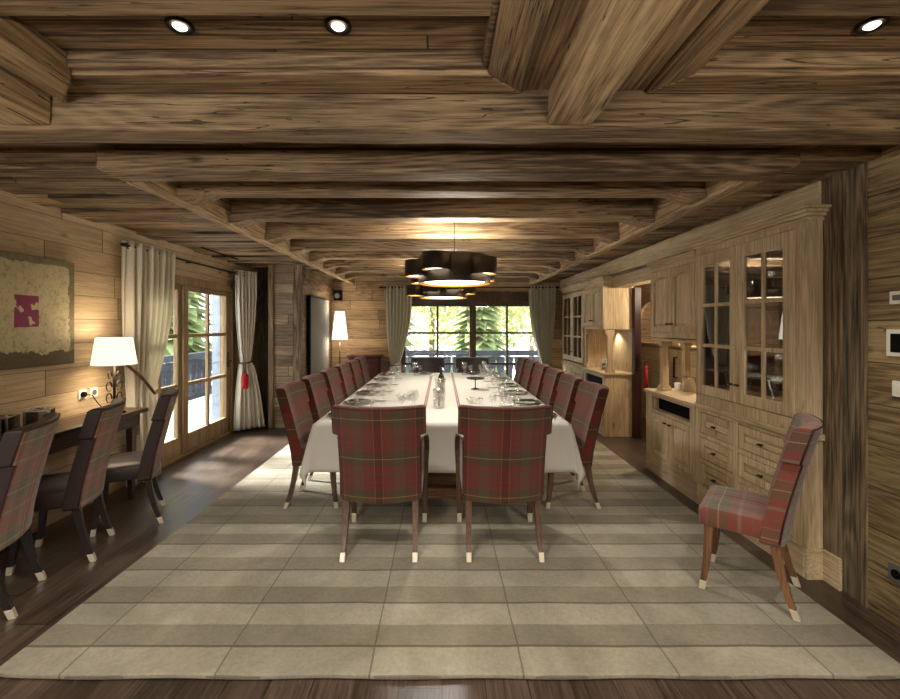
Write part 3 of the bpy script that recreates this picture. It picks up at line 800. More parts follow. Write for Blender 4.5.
# ------------------------------------------------------------------ pendant lamps
def drum(root, x, y, z0, r, h, name):
    n = 36
    o = MB().lathe([(r, z0), (r, z0+h), (r-.006, z0+h), (r-.006, z0), (r, z0)], x, y, 0, n, cap=False).build(name, 'drum', root, smooth=True, bevel=0)
    MB().lathe([(r-.007, z0+.002), (r-.007, z0+h-.004)], x, y, 0, n, cap=False).build('gold_lining', 'gold', o, smooth=True)
    MB().lathe([(.002, z0+.015), (r*.84, z0+.015), (r*.84, z0+.02), (.002, z0+.02)], x, y, 0, n, cap=False).build('diffuser', 'diffuser', o)
    return o
def pendant(cx, cy, label, rz):
    t = thing('pendant_lamp', label, 'pendant lamp', (cx, cy, 1.97), rz, 'pendant lamps over the table')
    drum(t, 0, 0, 0, .335, .245, 'drum_shade')
    for x, y, z in ((.24, -.24, .06), (-.165, -.325, .09), (-.33, -.07, .06), (-.30, .26, .03), (.28, .24, .05)):
        drum(t, x, y, z, .125, .145, 'small_drum_shade')
    MB().tube([(0, 0, .10), (0, 0, .78)], .004, 6).build('cord', 'iron', t)
    m = MB(); m.box(-.33, .33, -.008, .008, .10, .112); m.box(-.008, .008, -.33, .33, .10, .112); m.build('crossbar', 'iron', t)
    MB().lathe([(.05, .785), (.05, .76), (.01, .75)], n=20).build('ceiling_rose', 'iron', t)
pendant(.115, 4.0, 'cluster of dark bronze drum shades hanging nearest over the table', 0)
pendant(.02, 6.05, 'second drum shade cluster seen below and behind the near one', .9)

# ------------------------------------------------------------------ recessed spots
for x, y, lb in ((-.918, 1.506, 'round recessed ceiling spot at the top left'), (-.364, 1.506, 'round recessed ceiling spot left of the broad bright beam'), (1.50, 1.50, 'round recessed ceiling spot at the top right corner')):
    t = thing('ceiling_spot', lb, 'ceiling light', (x, y, 2.634), 0, 'recessed spots in the ceiling coffers')
    MB().lathe([(.030, 0), (.046, 0), (.046, -.007), (.040, -.010), (.030, -.004), (.030, 0)], n=28, cap=False).build('rim', 'iron', t, smooth=True)
    MB().lathe([(.001, -.002), (.019, -.003), (.024, -.006), (.014, -.014), (.001, -.015)], n=20, cap=False).build('bulb', 'bulb', t, smooth=True)
t = MB().box(-2.865, -2.835, 5.1, 6.0, 2.506, 2.516).build('air_vent', 'black')
tag(t, 'thin black air slot in the pale ceiling left of the beams', 'vent')

# ------------------------------------------------------------------ windows and doors
def pane_frame(name, horiz, a0, a1, z0, z1, p, cols, rows, stile, muntin, depth, mat, parent, toprail=None, botrail=None, glassm='glass_win'):
    """leaf in plane: horiz 'X' (plane at y=p) or 'Y' (plane at x=p); cols and rows are inner divisions"""
    toprail = toprail or stile; botrail = botrail or stile
    def B(mb, u0, u1, w0, w1, d0=-depth/2, d1=depth/2):
        if horiz == 'X': mb.box(u0, u1, p+d0, p+d1, w0, w1)
        else: mb.box(p+d0, p+d1, u0, u1, w0, w1)
    mb = MB()
    B(mb, a0, a0+stile, z0, z1); B(mb, a1-stile, a1, z0, z1)
    B(mb, a0+stile, a1-stile, z0, z0+botrail); B(mb, a0+stile, a1-stile, z1-toprail, z1)
    fr = mb.build(name, mat, parent, bevel=.004)
    mb = MB()
    for c in cols: B(mb, c-muntin/2, c+muntin/2, z0+botrail, z1-toprail, -depth*.35, depth*.35)
    for r in rows: B(mb, a0+stile, a1-stile, r-muntin/2, r+muntin/2, -depth*.34, depth*.34)
    if cols or rows: mb.build('glazing_bars', mat, fr, bevel=.002)
    mb = MB(); B(mb, a0+stile*.9, a1-stile*.9, z0+botrail*.95, z1-toprail*.95, -.002, .002)
    mb.build('glass_pane', glassm, fr)
    return fr
w1 = bpy.data.objects.new('window_1', None); C.objects.link(w1); w1['kind'] = 'structure'; w1.location = (0, 0, 0)
pane_frame('window_leaf', 'X', -.78, .60, .10, 2.02, FY+.08, [-.09], [1.44, .82], .045, .04, .06, 'win_wood', w1)
pane_frame('window_leaf', 'X', .64, 2.02, .10, 2.02, FY+.08, [1.31], [1.44, .82], .045, .04, .06, 'win_wood', w1)
m = MB(); m.box(-.82, 2.06, FY+.0, FY+.16, 2.02, 2.07); m.box(-.82, -.78, FY, FY+.16, 0, 2.02); m.box(2.02, 2.06, FY, FY+.16, 0, 2.02); m.box(-.78, 2.02, FY, FY+.16, 0, .10); m.box(.59, .65, FY+.03, FY+.12, .10, 2.02)
m.build('window_frame', 'win_wood', w1, bevel=.004)
m = MB(); m.box(-1.0, 2.2, FY-.03, FY+.0, 2.06, 2.26)
struct(m.build('trim_19', 'win_wood', bevel=.005))

d1 = bpy.data.objects.new('door_1', None); C.objects.link(d1); d1['kind'] = 'structure'
pane_frame('door_leaf', 'Y', 5.215, 6.38, .04, 2.08, -3.17, [5.81], [1.46, .86], .115, .045, .055, 'door_wood', d1, .07, .21)
pane_frame('door_leaf', 'Y', 4.36, 5.205, .04, 2.08, -3.17, [4.80], [1.46, .86], .09, .045, .055, 'door_wood', d1, .07, .21)
m = MB(); m.box(-3.30, -3.11, 6.385, 6.47, 0, 2.14); m.box(-3.30, -3.11, 4.28, 4.35, 0, 2.14); m.box(-3.30, -3.11, 4.35, 6.385, 2.085, 2.18); m.box(-3.13, -3.11, 5.17, 5.235, .04, 2.08)
m.build('door_frame', 'door_wood', d1, bevel=.005)
m = MB(); m.box(-3.30, -3.11, 4.28, 6.47, -.001, .035)
m.build('threshold', 'door_wood', d1, bevel=.004)
m = MB(); m.box(-3.145, -3.132, 6.28, 6.32, .98, 1.20); m.tube([(-3.13, 6.30, 1.07), (-3.08, 6.30, 1.07), (-3.08, 6.19, 1.07)], .009, 8)
m.build('door_handle', 'iron', d1)

# second door leaf, dark red, standing open in the doorway to the passage
d2 = bpy.data.objects.new('door_2', None); C.objects.link(d2); d2['kind'] = 'structure'
MB().box(2.70, 2.79, 6.02, 6.115, 0, 2.12).build('door_jamb', 'red_wood', d2, bevel=.005)
MB().box(2.745, 2.785, 6.13, 6.85, .01, 2.10).build('door_leaf', 'red_wood', d2, bevel=.004)
m = MB(); m.box(2.73, 2.76, 6.008, 6.02, 1.0, 1.2); m.tube([(2.745, 6.02, 1.1), (2.745, 5.94, 1.1), (2.84, 5.94, 1.1)], .009, 8)
m.build('door_handle', 'iron', d2)
# black pull on the passage door
m = MB(); m.tube([(3.44, 6.30, .82), (3.40, 6.30, .82), (3.40, 6.30, 1.12), (3.44, 6.30, 1.12)], .014, 8)
tag(m.build('pull_handle', 'iron', bevel=0), 'black vertical pull handle on the passage wall seen through the niche', 'handle')

def tassel(name, x, y, z, label, L=.26):
    t = thing(name, label, 'tassel', (x, y, z))
    MB().tube([(0, 0, .0), (.002, 0, -.08)], .004, 6).build('cord', 'tassel', t)
    MB().lathe([(.004, -.07), (.017, -.085), (.018, -.105), (.012, -.115), (.020, -.13), (.027, -L), (.002, -L)], n=12).build('skirt', 'tassel', t, smooth=True)
tassel('door_tassel', 2.82, 5.94, 1.10, 'long red tassel hanging from the dark red door handle', .42)

# ------------------------------------------------------------------ curtains
def curtain(label, group, mat, top0, top1, ztop, tie, ztie, tiew, bot0, bot1, zb=.02, folds=9, depth=.05, name='curtain'):
    """top0..top1, tie centre, bot0..bot1 are plan points (x, y)"""
    T0_, T1_, B0, B1, K = map(Vector, (top0, top1, bot0, bot1, tie))
    d = (T1_-T0_).normalized(); nrm = Vector((-d.y, d.x))
    def fn(u, v):
        z = ztop+(zb-ztop)*v
        if z >= ztie:
            t = ((ztop-z)/(ztop-ztie)); s = t**2.3
            a = T0_.lerp(K-d*tiew, s); b = T1_.lerp(K+d*tiew, s)
        else:
            t = (ztie-z)/(ztie-zb); s = t**.6
            a = (K-d*tiew).lerp(B0, s); b = (K+d*tiew).lerp(B1, s)
        p = a.lerp(b, u)
        wdt = (b-a).length/max(.01, (T1_-T0_).length)
        am = depth*(.35+.65*min(1, wdt))
        ph = 2*PI*folds*u
        q = nrm*(am*math.sin(ph+.5*math.sin(3*v+u*5))+.3*am*math.sin(ph*.5+2*v))
        return (p.x+q.x, p.y+q.y, z)
    t = thing(name, label, 'curtain', (top0[0], top0[1], 0), 0, group)
    mb = MB(); mb.grid(lambda u, v: tuple(Vector(fn(u, v))-Vector((top0[0], top0[1], 0))), folds*10, 44)
    mb.build('drape', mat, t, smooth=True, solid=.004)
    for i in range(0, folds, 2):
        u = (i+.5)/folds
        p = Vector(fn(u, .018))-Vector((top0[0], top0[1], 0))
        rg = MB(); ring = []
        pts = [(p.x+d.x*.028*math.cos(a), p.y+d.y*.028*math.cos(a), p.z+.028*math.sin(a)) for a in [2*PI*q/14 for q in range(15)]]
        rg.tube(pts, .006, 6).build('eyelet', 'iron', t)
    return t
gl = 'cream curtains at the glazed doors'
curtain('cream curtain left of the glazed door, half behind the lamp', gl, 'curtain', (-3.03, 4.12), (-3.03, 4.82), 2.40, (-3.03, 4.34), .90, .17, (-3.03, 4.16), (-2.99, 4.56), .02, 8, .045)
curtain('cream curtain with a red tassel in the corner right of the glazed door', gl, 'curtain', (-3.02, 6.30), (-2.84, 6.56), 2.40, (-2.93, 6.42), 1.05, .075, (-3.05, 6.30), (-2.72, 6.62), .04, 6, .035)
gf = 'grey green curtains at the far window'
curtain('grey green curtain left of the far window', gf, 'curtain_far', (-1.12, 8.42), (-.58, 8.42), 2.37, (-.93, 8.42), .82, .08, (-1.12, 8.42), (-.75, 8.42), .02, 8, .04)
curtain('grey green curtain right of the far window, beside the cupboards', gf, 'curtain_far', (1.70, 8.42), (2.22, 8.42), 2.37, (2.04, 8.42), .82, .08, (1.85, 8.42), (2.2, 8.42), .02, 8, .04)
def rod(p0, p1, label, wall):
    t = thing('curtain_rod', label, 'curtain rod', p0)
    v = Vector(p1)-Vector(p0)
    MB().tube([(0, 0, 0), tuple(v)], .011, 10).build('pole', 'iron', t, smooth=True)
    for q in (0, 1):
        c = v*q; mb = MB(); mb.tube([tuple(c-v.normalized()*.03), tuple(c), tuple(c+v.normalized()*.03)], [.016, .02, .016], 10); mb.build('finial', 'iron', t, smooth=True)
    for q in (.05, .5, .95):
        c = v*q; mb = MB(); mb.tube([tuple(c), tuple(c+Vector(wall))], .007, 8); mb.build('bracket', 'iron', t)
rod((-3.03, 4.10, 2.355), (-3.03, 6.40, 2.355), 'dark curtain rod above the glazed door', (-.10, 0, 0))
rod((-1.2, 8.42, 2.335), (2.26, 8.42, 2.335), 'dark curtain rod above the far window', (0, .18, 0))
def tie(label, pts, r=.012, ts=None):
    t = thing('curtain_tie', label, 'curtain tie', pts[0], 0, 'leather ties holding the curtains')
    o0 = Vector(pts[0])
    MB().tube([tuple(Vector(p)-o0) for p in pts], r, 8).build('cord', 'rope', t, smooth=True)
    if ts:
        c = Vector(ts)-o0
        MB().tube([tuple(c), tuple(c+Vector((.01, 0, -.16)))], .006, 6).build('hanging_cord', 'iron', t)
        MB().tube([tuple(c+Vector((.03, 0, 0))), tuple(c+Vector((.035, 0, -.16)))], .006, 6).build('hanging_cord', 'iron', t)
        MB().lathe([(.02, 0), (.045, -.03), (.05, -.17), (.048, -.22), (.002, -.22)], c.x+.02, c.y, c.z-.13, n=16).build('tassel', 'tassel', t, smooth=True)
def loop(cx, cy, z, rx, ry, dz=0):
    return [(cx+rx*math.cos(a), cy+ry*math.sin(a), z+dz*math.sin(a)) for a in [2*PI*q/16 for q in range(17)]]
tie('brown leather tie sloping from the wall to the left curtain beside the lamp', [(-3.10, 4.02, 1.28), (-3.00, 4.08, 1.22), (-2.95, 4.22, 1.08), (-2.955, 4.36, .95), (-2.965, 4.44, .88)], .013)
tie('brown tie with a big red tassel round the corner curtain', loop(-2.93, 6.42, 1.06, .10, .10, .03), .012, (-2.90, 6.29, 1.02))
tie('brown tie round the far window curtain on the left', loop(-.93, 8.42, .84, .105, .075, .03), .01)
tie('brown tie round the far window curtain on the right', loop(2.04, 8.42, .84, .105, .075, .03), .01)

# ------------------------------------------------------------------ left console and lamp
t = thing('console_desk', 'long dark walnut console along the left wall under the painting', 'desk', (-2.96, 3.0, 0))
def L(mb): return mb
MB().box(-.165, .18, -1.2, 1.08, .772, .81).build('desk_top', 'table_wood', t, bevel=.006)
m = MB(); m.box(.12, .15, -1.15, 1.0, .66, .772); m.box(-.14, -.11, -1.15, 1.0, .66, .772); m.box(-.14, .15, .975, 1.0, .66, .772); m.build('apron', 'table_wood', t, bevel=.003)
for y in (-1.1, .0, .93):
    for x in (-.12, .12):
        if y == 0 and x > 0: continue
        m = MB(); m.loft([[(x-.03, y-.03, .66), (x+.03, y-.03, .66), (x+.03, y+.03, .66), (x-.03, y+.03, .66)], [(x-.02, y-.02, 0), (x+.02, y-.02, 0), (x+.02, y+.02, 0), (x-.02, y+.02, 0)]]); m.build('leg', 'table_wood', t, bevel=.004)
m = MB(); m.prism([(-.14, .66), (.15, .66), (.15, .575), (.10, .60), (.04, .64), (-.04, .64), (-.10, .60), (-.14, .575)], 'Y', .955, 1.0); m.build('scalloped_rail', 'table_wood', t)

lamp = thing('table_lamp', 'lit table lamp with cream shade and scrolled iron base on the console', 'lamp', (-2.895, 3.80, .811))
MB().lathe([(.085, 0), (.085, .012), (.04, .018), (.012, .022)], n=24).build('base', 'iron', lamp, smooth=True)
MB().lathe([(.010, .015), (.010, .50)], n=10).build('stem', 'iron', lamp, smooth=True)
for s in (-1, 1):
    for (z0, sz) in ((.13, 1.0), (.23, 1.0), (.33, .7)):
        pts = []
        for q in range(22):
            a = q/21*PI*1.75
            r = .058*sz*(1-.5*q/21)
            pts.append((0.012*s, s*(.012+r*(1-math.cos(a))*.75), z0+r*math.sin(a)*1.0))
        MB().tube(pts, [.0065-.0002*q for q in range(22)], 6).build('scroll', 'iron', lamp, smooth=True)
MB().lathe([(.168, .43), (.135, .665), (.133, .665), (.166, .43), (.168, .43)], n=36, cap=False).build('lamp_shade', 'lampshade', lamp, smooth=True)
MB().lathe([(.02, .47), (.032, .52), (.02, .56), (.002, .57)], n=14).build('bulb', 'bulb', lamp, smooth=True)

def cube_holder(x, y, rz, label):
    t = thing('mirrored_cube', label, 'candle holder', (x, y, .811), rz, 'mirrored cubes on the console')
    h = .165; s = .066
    mb = MB(); mb.box(-s+.006, s-.006, -s+.006, s-.006, .006, h-.006); mb.build('glass_body', 'mirror_dark', t)
    mb = MB()
    for (a, b) in ((-1, -1), (1, -1), (1, 1), (-1, 1)):
        mb.box(a*s-.006, a*s+.006, b*s-.006, b*s+.006, 0, h)
    for z in (0, h-.01):
        for q in (-1, 1):
            mb.box(-s, s, q*s-.006, q*s+.006, z, z+.01); mb.box(q*s-.006, q*s+.006, -s, s, z, z+.01)
    mb.build('silver_edge', 'silver', t, bevel=.002)
    MB().lathe([(.035, h-.006), (.035, h+.004), (.03, h+.004), (.03, h-.004)], n=18).build('candle_cup', 'silver', t, smooth=True)
cube_holder(-2.93, 3.13, .5, 'mirrored silver edged cube on the console, right one')
cube_holder(-2.95, 2.87, .35, 'mirrored silver edged cube on the console, cut by the photo edge')
cube_holder(-2.87, 2.66, .1, 'small mirrored silver cube in front of the leftmost one')

# wall sockets, lamp cord
def wallplate(y, z, kind, label):
    t = thing('wall_socket', label, 'socket', (-3.13, y, z), 0, 'white sockets beside the lamp')
    MB().box(0, .010, -.042, .042, -.042, .042).build('plate', 'white_pl', t, bevel=.003)
    MB().prism([(.024*math.cos(2*PI*i/20), .024*math.sin(2*PI*i/20)) for i in range(20)], 'X', .010, .013 if kind else .03).build('insert' if kind else 'plug', 'screen' if kind else 'black', t)
wallplate(3.735, .985, 0, 'white wall socket with the black lamp plug in it')
wallplate(3.86, .985, 1, 'white wall socket next to the plugged one, nearer the lamp')
m = MB(); m.tube([(-3.105, 3.735, .985), (-3.09, 3.80, .97), (-3.08, 3.84, .90), (-3.02, 3.85, .825), (-2.97, 3.83, .82)], .004, 6)
tag(m.build('lamp_cord', 'black'), 'thin black cord from the wall socket to the table lamp', 'cord')

# painting
t = thing('painting', 'abstract cream canvas with a magenta patch and dark lower band', 'painting', (-3.105, 3.19, 1.69))
m = MB(); m.box(-.02, .02, -.42, .42, -.42, .42)
m.build('canvas', 'painting', t, bevel=.003)

# right wall plates
def rplate(y0, w, z0, h, inner, label, cat, name, im='screen'):
    t = thing(name, label, cat, (2.39, y0, z0))
    MB().box(-.014, 0, -w, 0, 0, h).build('plate', 'white_pl', t, bevel=.003)
    if inner == 'screen': MB().box(-.018, -.013, -w+.025, -.025, .022, h-.022).build('display', im, t, bevel=.002)
    if inner == 'dial':
        MB().box(-.022, -.013, -w+.02, -.02, .02, h-.02).build('dial', im, t, bevel=.006)
    if inner == 'rocker':
        for q in (.3, .7): MB().box(-.019, -.013, -w*q-.014, -w*q+.014, .022, h-.022).build('rocker', 'white_pl', t, bevel=.002)
rplate(2.285, .11, 1.695, .068, 'dial', 'small white thermostat, highest plate at the right edge of the photo', 'thermostat', 'thermostat')
rplate(2.302, .17, 1.42, .142, 'screen', 'white framed control panel with a dark display on the right wall', 'control panel', 'control_panel', 'black')
rplate(2.272, .12, 1.21, .082, 'rocker', 'white double light switch below the control panel', 'switch', 'light_switch')
rplate(2.292, .085, .235, .09, None, 'grey floor socket low on the right wall', 'socket', 'wall_socket')
for o in C.objects:
    if o.get('label') == 'grey floor socket low on the right wall':
        o.children[0].data.materials[0] = M['screen']
        MB().prism([(-.0425+.024*math.cos(2*PI*i/20), .045+.024*math.sin(2*PI*i/20)) for i in range(20)], 'X', -.019, -.013).build('insert', 'black', o)

# ------------------------------------------------------------------ joinery helpers, local frame: x = into the wall, y = along, z = up
def panel_door(parent, name, y0, y1, z0, z1, xf, knob=None, arch=False):
    """raised panel door facing -x"""
    r = .055
    mb = MB()
    mb.box(xf-.022, xf, y0, y0+r, z0, z1); mb.box(xf-.022, xf, y1-r, y1, z0, z1)
    mb.box(xf-.022, xf, y0+r, y1-r, z0, z0+r)
    if arch:
        a0, a1 = y0+r, y1-r; pts = [(a0, z1), (a0, z1-r-.05)]
        for i in range(9):
            t = i/8; pts.append((a0+(a1-a0)*t, z1-r-.05+.04*math.sin(PI*t)))
        pts += [(a1, z1)]
        mb.prism(pts, 'X', xf-.022, xf)
    else: mb.box(xf-.022, xf, y0+r, y1-r, z1-r, z1)
    d = mb.build(name, 'pine', parent, bevel=.004)
    iy0, iy1, iz0, iz1 = y0+r-.005, y1-r+.005, z0+r-.005, z1-r+.0
    b = min(.035, (iz1-iz0)*.25)
    MB().loft([[(xf-.004, iy0, iz0), (xf-.004, iy1, iz0), (xf-.004, iy1, iz1), (xf-.004, iy0, iz1)],
               [(xf-.003, iy0+.012, iz0+.012), (xf-.003, iy1-.012, iz0+.012), (xf-.003, iy1-.012, iz1-.012), (xf-.003, iy0+.012, iz1-.012)],
               [(xf-.017, iy0+b, iz0+b), (xf-.017, iy1-b, iz0+b), (xf-.017, iy1-b, iz1-b), (xf-.017, iy0+b, iz1-b)]]).build('raised_panel', 'pine' if not name.startswith('drawer') else 'pine_h', d)
    if knob:
        ky, kz = knob
        mb = MB(); mb.tube([(xf-.022, ky, kz), (xf-.045, ky, kz)], .006, 8); mb.tube([(xf-.045, ky-.022, kz-.004), (xf-.048, ky, kz+.004), (xf-.045, ky+.022, kz-.004)], .0075, 8)
        mb.build('knob', 'iron', d, smooth=True)
    return d
def faceframe(parent, y0, y1, z0, z1, ops, xf, g=.005, nm='face_frame'):
    ops = [(a-g, b+g, c-g, d+g) for a, b, c, d in ops]
    mb = MB()
    zs = sorted({z0, z1} | {min(max(q, z0), z1) for o in ops for q in o[2:]})
    for za, zb in zip(zs, zs[1:]):
        if zb-za < 1e-6: continue
        zm = (za+zb)/2
        row = sorted((a, b) for a, b, c, d in ops if c < zm < d)
        y = y0
        for a, b in row:
            if a > y: mb.box(xf-.019, xf, y, a, za, zb)
            y = max(y, b)
        if y < y1: mb.box(xf-.019, xf, y, y1, za, zb)
    bmesh.ops.remove_doubles(mb.bm, verts=mb.bm.verts, dist=1e-5)
    return mb.build(nm, 'pine', parent)
def glass_door(parent, y0, y1, z0, z1, xf, g0, g1, gz0, gz1, knob):
    mb = MB()
    mb.box(xf-.024, xf, y0, g0, z0, z1); mb.box(xf-.024, xf, g1, y1, z0, z1); mb.box(xf-.024, xf, g0, g1, z0, gz0); mb.box(xf-.024, xf, g0, g1, gz1, z1)
    d = mb.build('door', 'pine', parent, bevel=.004)
    mb = MB(); c = (g0+g1)/2; mb.box(xf-.020, xf-.004, c-.014, c+.014, gz0, gz1)
    for k in (1, 2):
        z = gz0+(gz1-gz0)*k/3; mb.box(xf-.0195, xf-.0045, g0, g1, z-.014, z+.014)
    mb.build('glazing_bars', 'pine', d, bevel=.003)
    MB().box(xf-.010, xf-.007, g0-.01, g1+.01, gz0-.01, gz1+.01).build('glass_pane', 'glass_cab', d)
    ky, kz = knob
    mb = MB(); mb.tube([(xf-.024, ky, kz), (xf-.045, ky, kz)], .006, 8); mb.tube([(xf-.045, ky-.02, kz-.004), (xf-.048, ky, kz+.004), (xf-.045, ky+.02, kz-.004)], .0075, 8)
    mb.build('knob', 'iron', d, smooth=True)
def cornice(parent, y0, y1, z0, z1, x0, xb, out=.06, ends=(1, 1)):
    """stepped crown moulding: outward on the front and both ends"""
    mb = MB(); h = z1-z0
    for k, (a, b, o) in enumerate(((0, .3, .012), (.3, .55, .028), (.55, .8, .044), (.8, 1, out))):
        mb.box(x0-o, xb, y0-o*ends[0], y1+o*ends[1], z0+h*a, z0+h*b)
    mb.build('cornice', 'pine_h', parent, bevel=.006, seg=2)

# near china cabinet (upper, glazed): y 2.69-3.83
XF = 2.28
def china_cabinet(y0, y1, z0, z1, xf, xb, label, dl, dr, gz, zk):
    t = thing('china_cabinet', label, 'cabinet', (0, 0, 0))
    mb = MB()
    mb.box(xf-.019, xb, y0, y0+.03, z0, z1); mb.box(xf-.019, xb, y1-.03, y1, z0, z1)
    faceframe(t, y0+.03, y1-.03, z0, z1, [(dr[0], dr[1], zk[0], zk[1]), (dl[0], dl[1], zk[0], zk[1])], xf)
    mb.box(xf+.001, xb, y0+.03, y1-.03, z1-.03, z1); mb.box(xf+.001, xb, y0+.03, y1-.03, z0, z0+.02)
    pass
    mb.build('carcass', 'pine', t, bevel=.004)
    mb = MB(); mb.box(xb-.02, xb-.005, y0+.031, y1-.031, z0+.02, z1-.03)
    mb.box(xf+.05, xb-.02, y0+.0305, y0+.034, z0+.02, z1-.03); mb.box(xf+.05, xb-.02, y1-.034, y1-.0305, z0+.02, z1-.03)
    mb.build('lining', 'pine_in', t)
    h = gz[1]-gz[0]
    for k in (1, 2):
        MB().box(xf+.06, xb-.021, y0+.035, y1-.035, gz[0]+h*k/3-.012, gz[0]+h*k/3+.012).build('shelf', 'pine_h', t)
    MB().box(xf+.05, xb-.021, y0+.035, y1-.035, gz[0]-.03, gz[0]-.01).build('shelf', 'pine_h', t)
    glass_door(t, dl[0], dl[1], zk[0], zk[1], xf, dl[2], dl[3], gz[0], gz[1], (dl[0]+.03, gz[0]+.06))
    glass_door(t, dr[0], dr[1], zk[0], zk[1], xf, dr[2], dr[3], gz[0], gz[1], (dr[1]-.03, gz[0]+.06))
    return t
cc = china_cabinet(2.69, 3.83, .905, 2.245, XF, 2.74, 'tall glazed pine cabinet set in the right wall, near one', (3.31, 3.79, 3.375, 3.735), (2.755, 3.30, 2.85, 3.215), (1.07, 2.10), (.99, 2.20))
cornice(cc, 2.69, 3.83, 2.24, 2.325, XF, 2.40, .062, (1, 1))
# drawers below
dc = thing('drawer_chest', 'pine chest of six drawers under the near glazed cabinet', 'chest of drawers', (0, 0, 0))
mb = MB(); mb.box(XF+.002, 2.74, 2.69, 3.83, .02, .86); mb.build('carcass', 'pine', dc, bevel=.004)
mb = MB(); mb.box(XF-.035, 2.74, 2.675, 3.83, .862, .903); mb.box(XF-.018, 2.30, 2.685, 3.83, .842, .862); mb.build('ledge', 'pine_h', dc, bevel=.006)
mb = MB(); mb.box(XF-.014, 2.30, 2.695, 3.828, 0, .185); mb.box(XF-.008, 2.30, 2.695, 3.828, .185, .20); mb.build('plinth', 'pine_h', dc, bevel=.004)
faceframe(dc, 2.69, 3.83, .19, .85, [(a, b, c, d) for a, b in ((3.345, 3.76), (2.785, 3.275)) for c, d in ((.655, .828), (.435, .61), (.215, .39))], XF)
for (a, b) in ((3.345, 3.76), (2.785, 3.275)):
    for (za, zb) in ((.655, .828), (.435, .61), (.215, .39)):
        panel_door(dc, 'drawer', a, b, za, zb, XF, ((a+b)/2, (za+zb)/2))
# near hutch: base and wall unit
hb = thing('base_cupboard', 'pine base cupboard with a black slot, left of the drawers at the doorway', 'cupboard', (0, 0, 0))
mb = MB()
mb.box(XF+.002, 2.80, 3.835, 3.93, .02, .85); mb.box(XF+.002, 2.80, 4.62, 4.76, .02, .85); mb.box(XF+.002, 2.80, 3.93, 4.62, .02, .695); mb.box(XF+.002, 2.80, 3.93, 4.62, .83, .85)
mb.build('carcass', 'pine', hb, bevel=.003)
MB().box(XF+.05, 2.6, 3.93, 4.62, .695, .83).build('slot_insert', 'black', hb)
mb = MB(); mb.box(XF-.03, 2.86, 3.835, 4.80, .852, .885); mb.build('worktop', 'pine_h', hb, bevel=.006)
mb = MB(); mb.box(XF-.012, 2.82, 3.832, 4.79, 0, .185); mb.build('plinth', 'pine_h', hb, bevel=.004)
faceframe(hb, 3.835, 4.76, .19, .85, [(4.30, 4.66, .22, .66), (3.90, 4.28, .22, .66), (3.93, 4.62, .70, .825)], XF)
panel_door(hb, 'door', 4.30, 4.66, .22, .66, XF, (4.335, .60))
panel_door(hb, 'door', 3.90, 4.28, .22, .66, XF, (4.245, .60))
hu = thing('wall_cupboard', 'pine two door wall cupboard over the open niche, left of the glazed cabinet', 'cupboard', (0, 0, 0))
mb = MB(); mb.box(XF+.002, 2.74, 3.835, 4.66, 1.46, 2.20); mb.build('carcass', 'pine', hu, bevel=.004)
mb = MB(); mb.box(XF-.01, 2.74, 3.835, 4.68, 1.425, 1.452); mb.build('lower_rail', 'pine_h', hu, bevel=.003)
cornice(hu, 3.835, 4.66, 2.18, 2.255, XF, 2.40, .045, (0, 1))
faceframe(hu, 3.835, 4.66, 1.465, 2.18, [(4.245, 4.635, 1.52, 2.15), (3.85, 4.235, 1.52, 2.15)], XF)
panel_door(hu, 'door', 4.245, 4.635, 1.52, 2.15, XF, (4.275, 1.60), True)
panel_door(hu, 'door', 3.85, 4.235, 1.52, 2.15, XF, (4.205, 1.60), True)
for (x, y) in ((2.42, 4.68), (2.69, 4.74)):
    mb = MB(); mb.box(x-.055, x+.055, y-.055, y+.055, .886, .91); mb.box(x-.045, x+.045, y-.045, y+.045, .91, .935); mb.box(x-.032, x+.032, y-.032, y+.032, .935, 1.36); mb.box(x-.045, x+.045, y-.045, y+.045, 1.36, 1.39); mb.box(x-.06, x+.06, y-.055, y+.055, 1.39, 1.424)
    mb.build('column', 'pine', hu, bevel=.004)
pot = thing('ice_bucket', 'round silver bucket standing on the worktop in the niche', 'bucket', (2.62, 4.55, .885))
MB().lathe([(.055, 0), (.062, .01), (.066, .15), (.069, .155), (.064, .155), (.058, .012), (.01, .01)], n=28, cap=False).build('bowl', 'silver', pot, smooth=True)
MB().lathe([(.067, .14), (.071, .145), (.067, .15)], n=28, cap=False).build('band', 'silver', pot, smooth=True)
m = MB().lathe([(.025, 0), (.034, .08), (.032, .08), (.02, .005)], n=18, cap=False).build('cup', 'china', smooth=True, loc=(2.55, 4.66, .885))
tag(m, 'small white cup beside the silver bucket', 'cup')

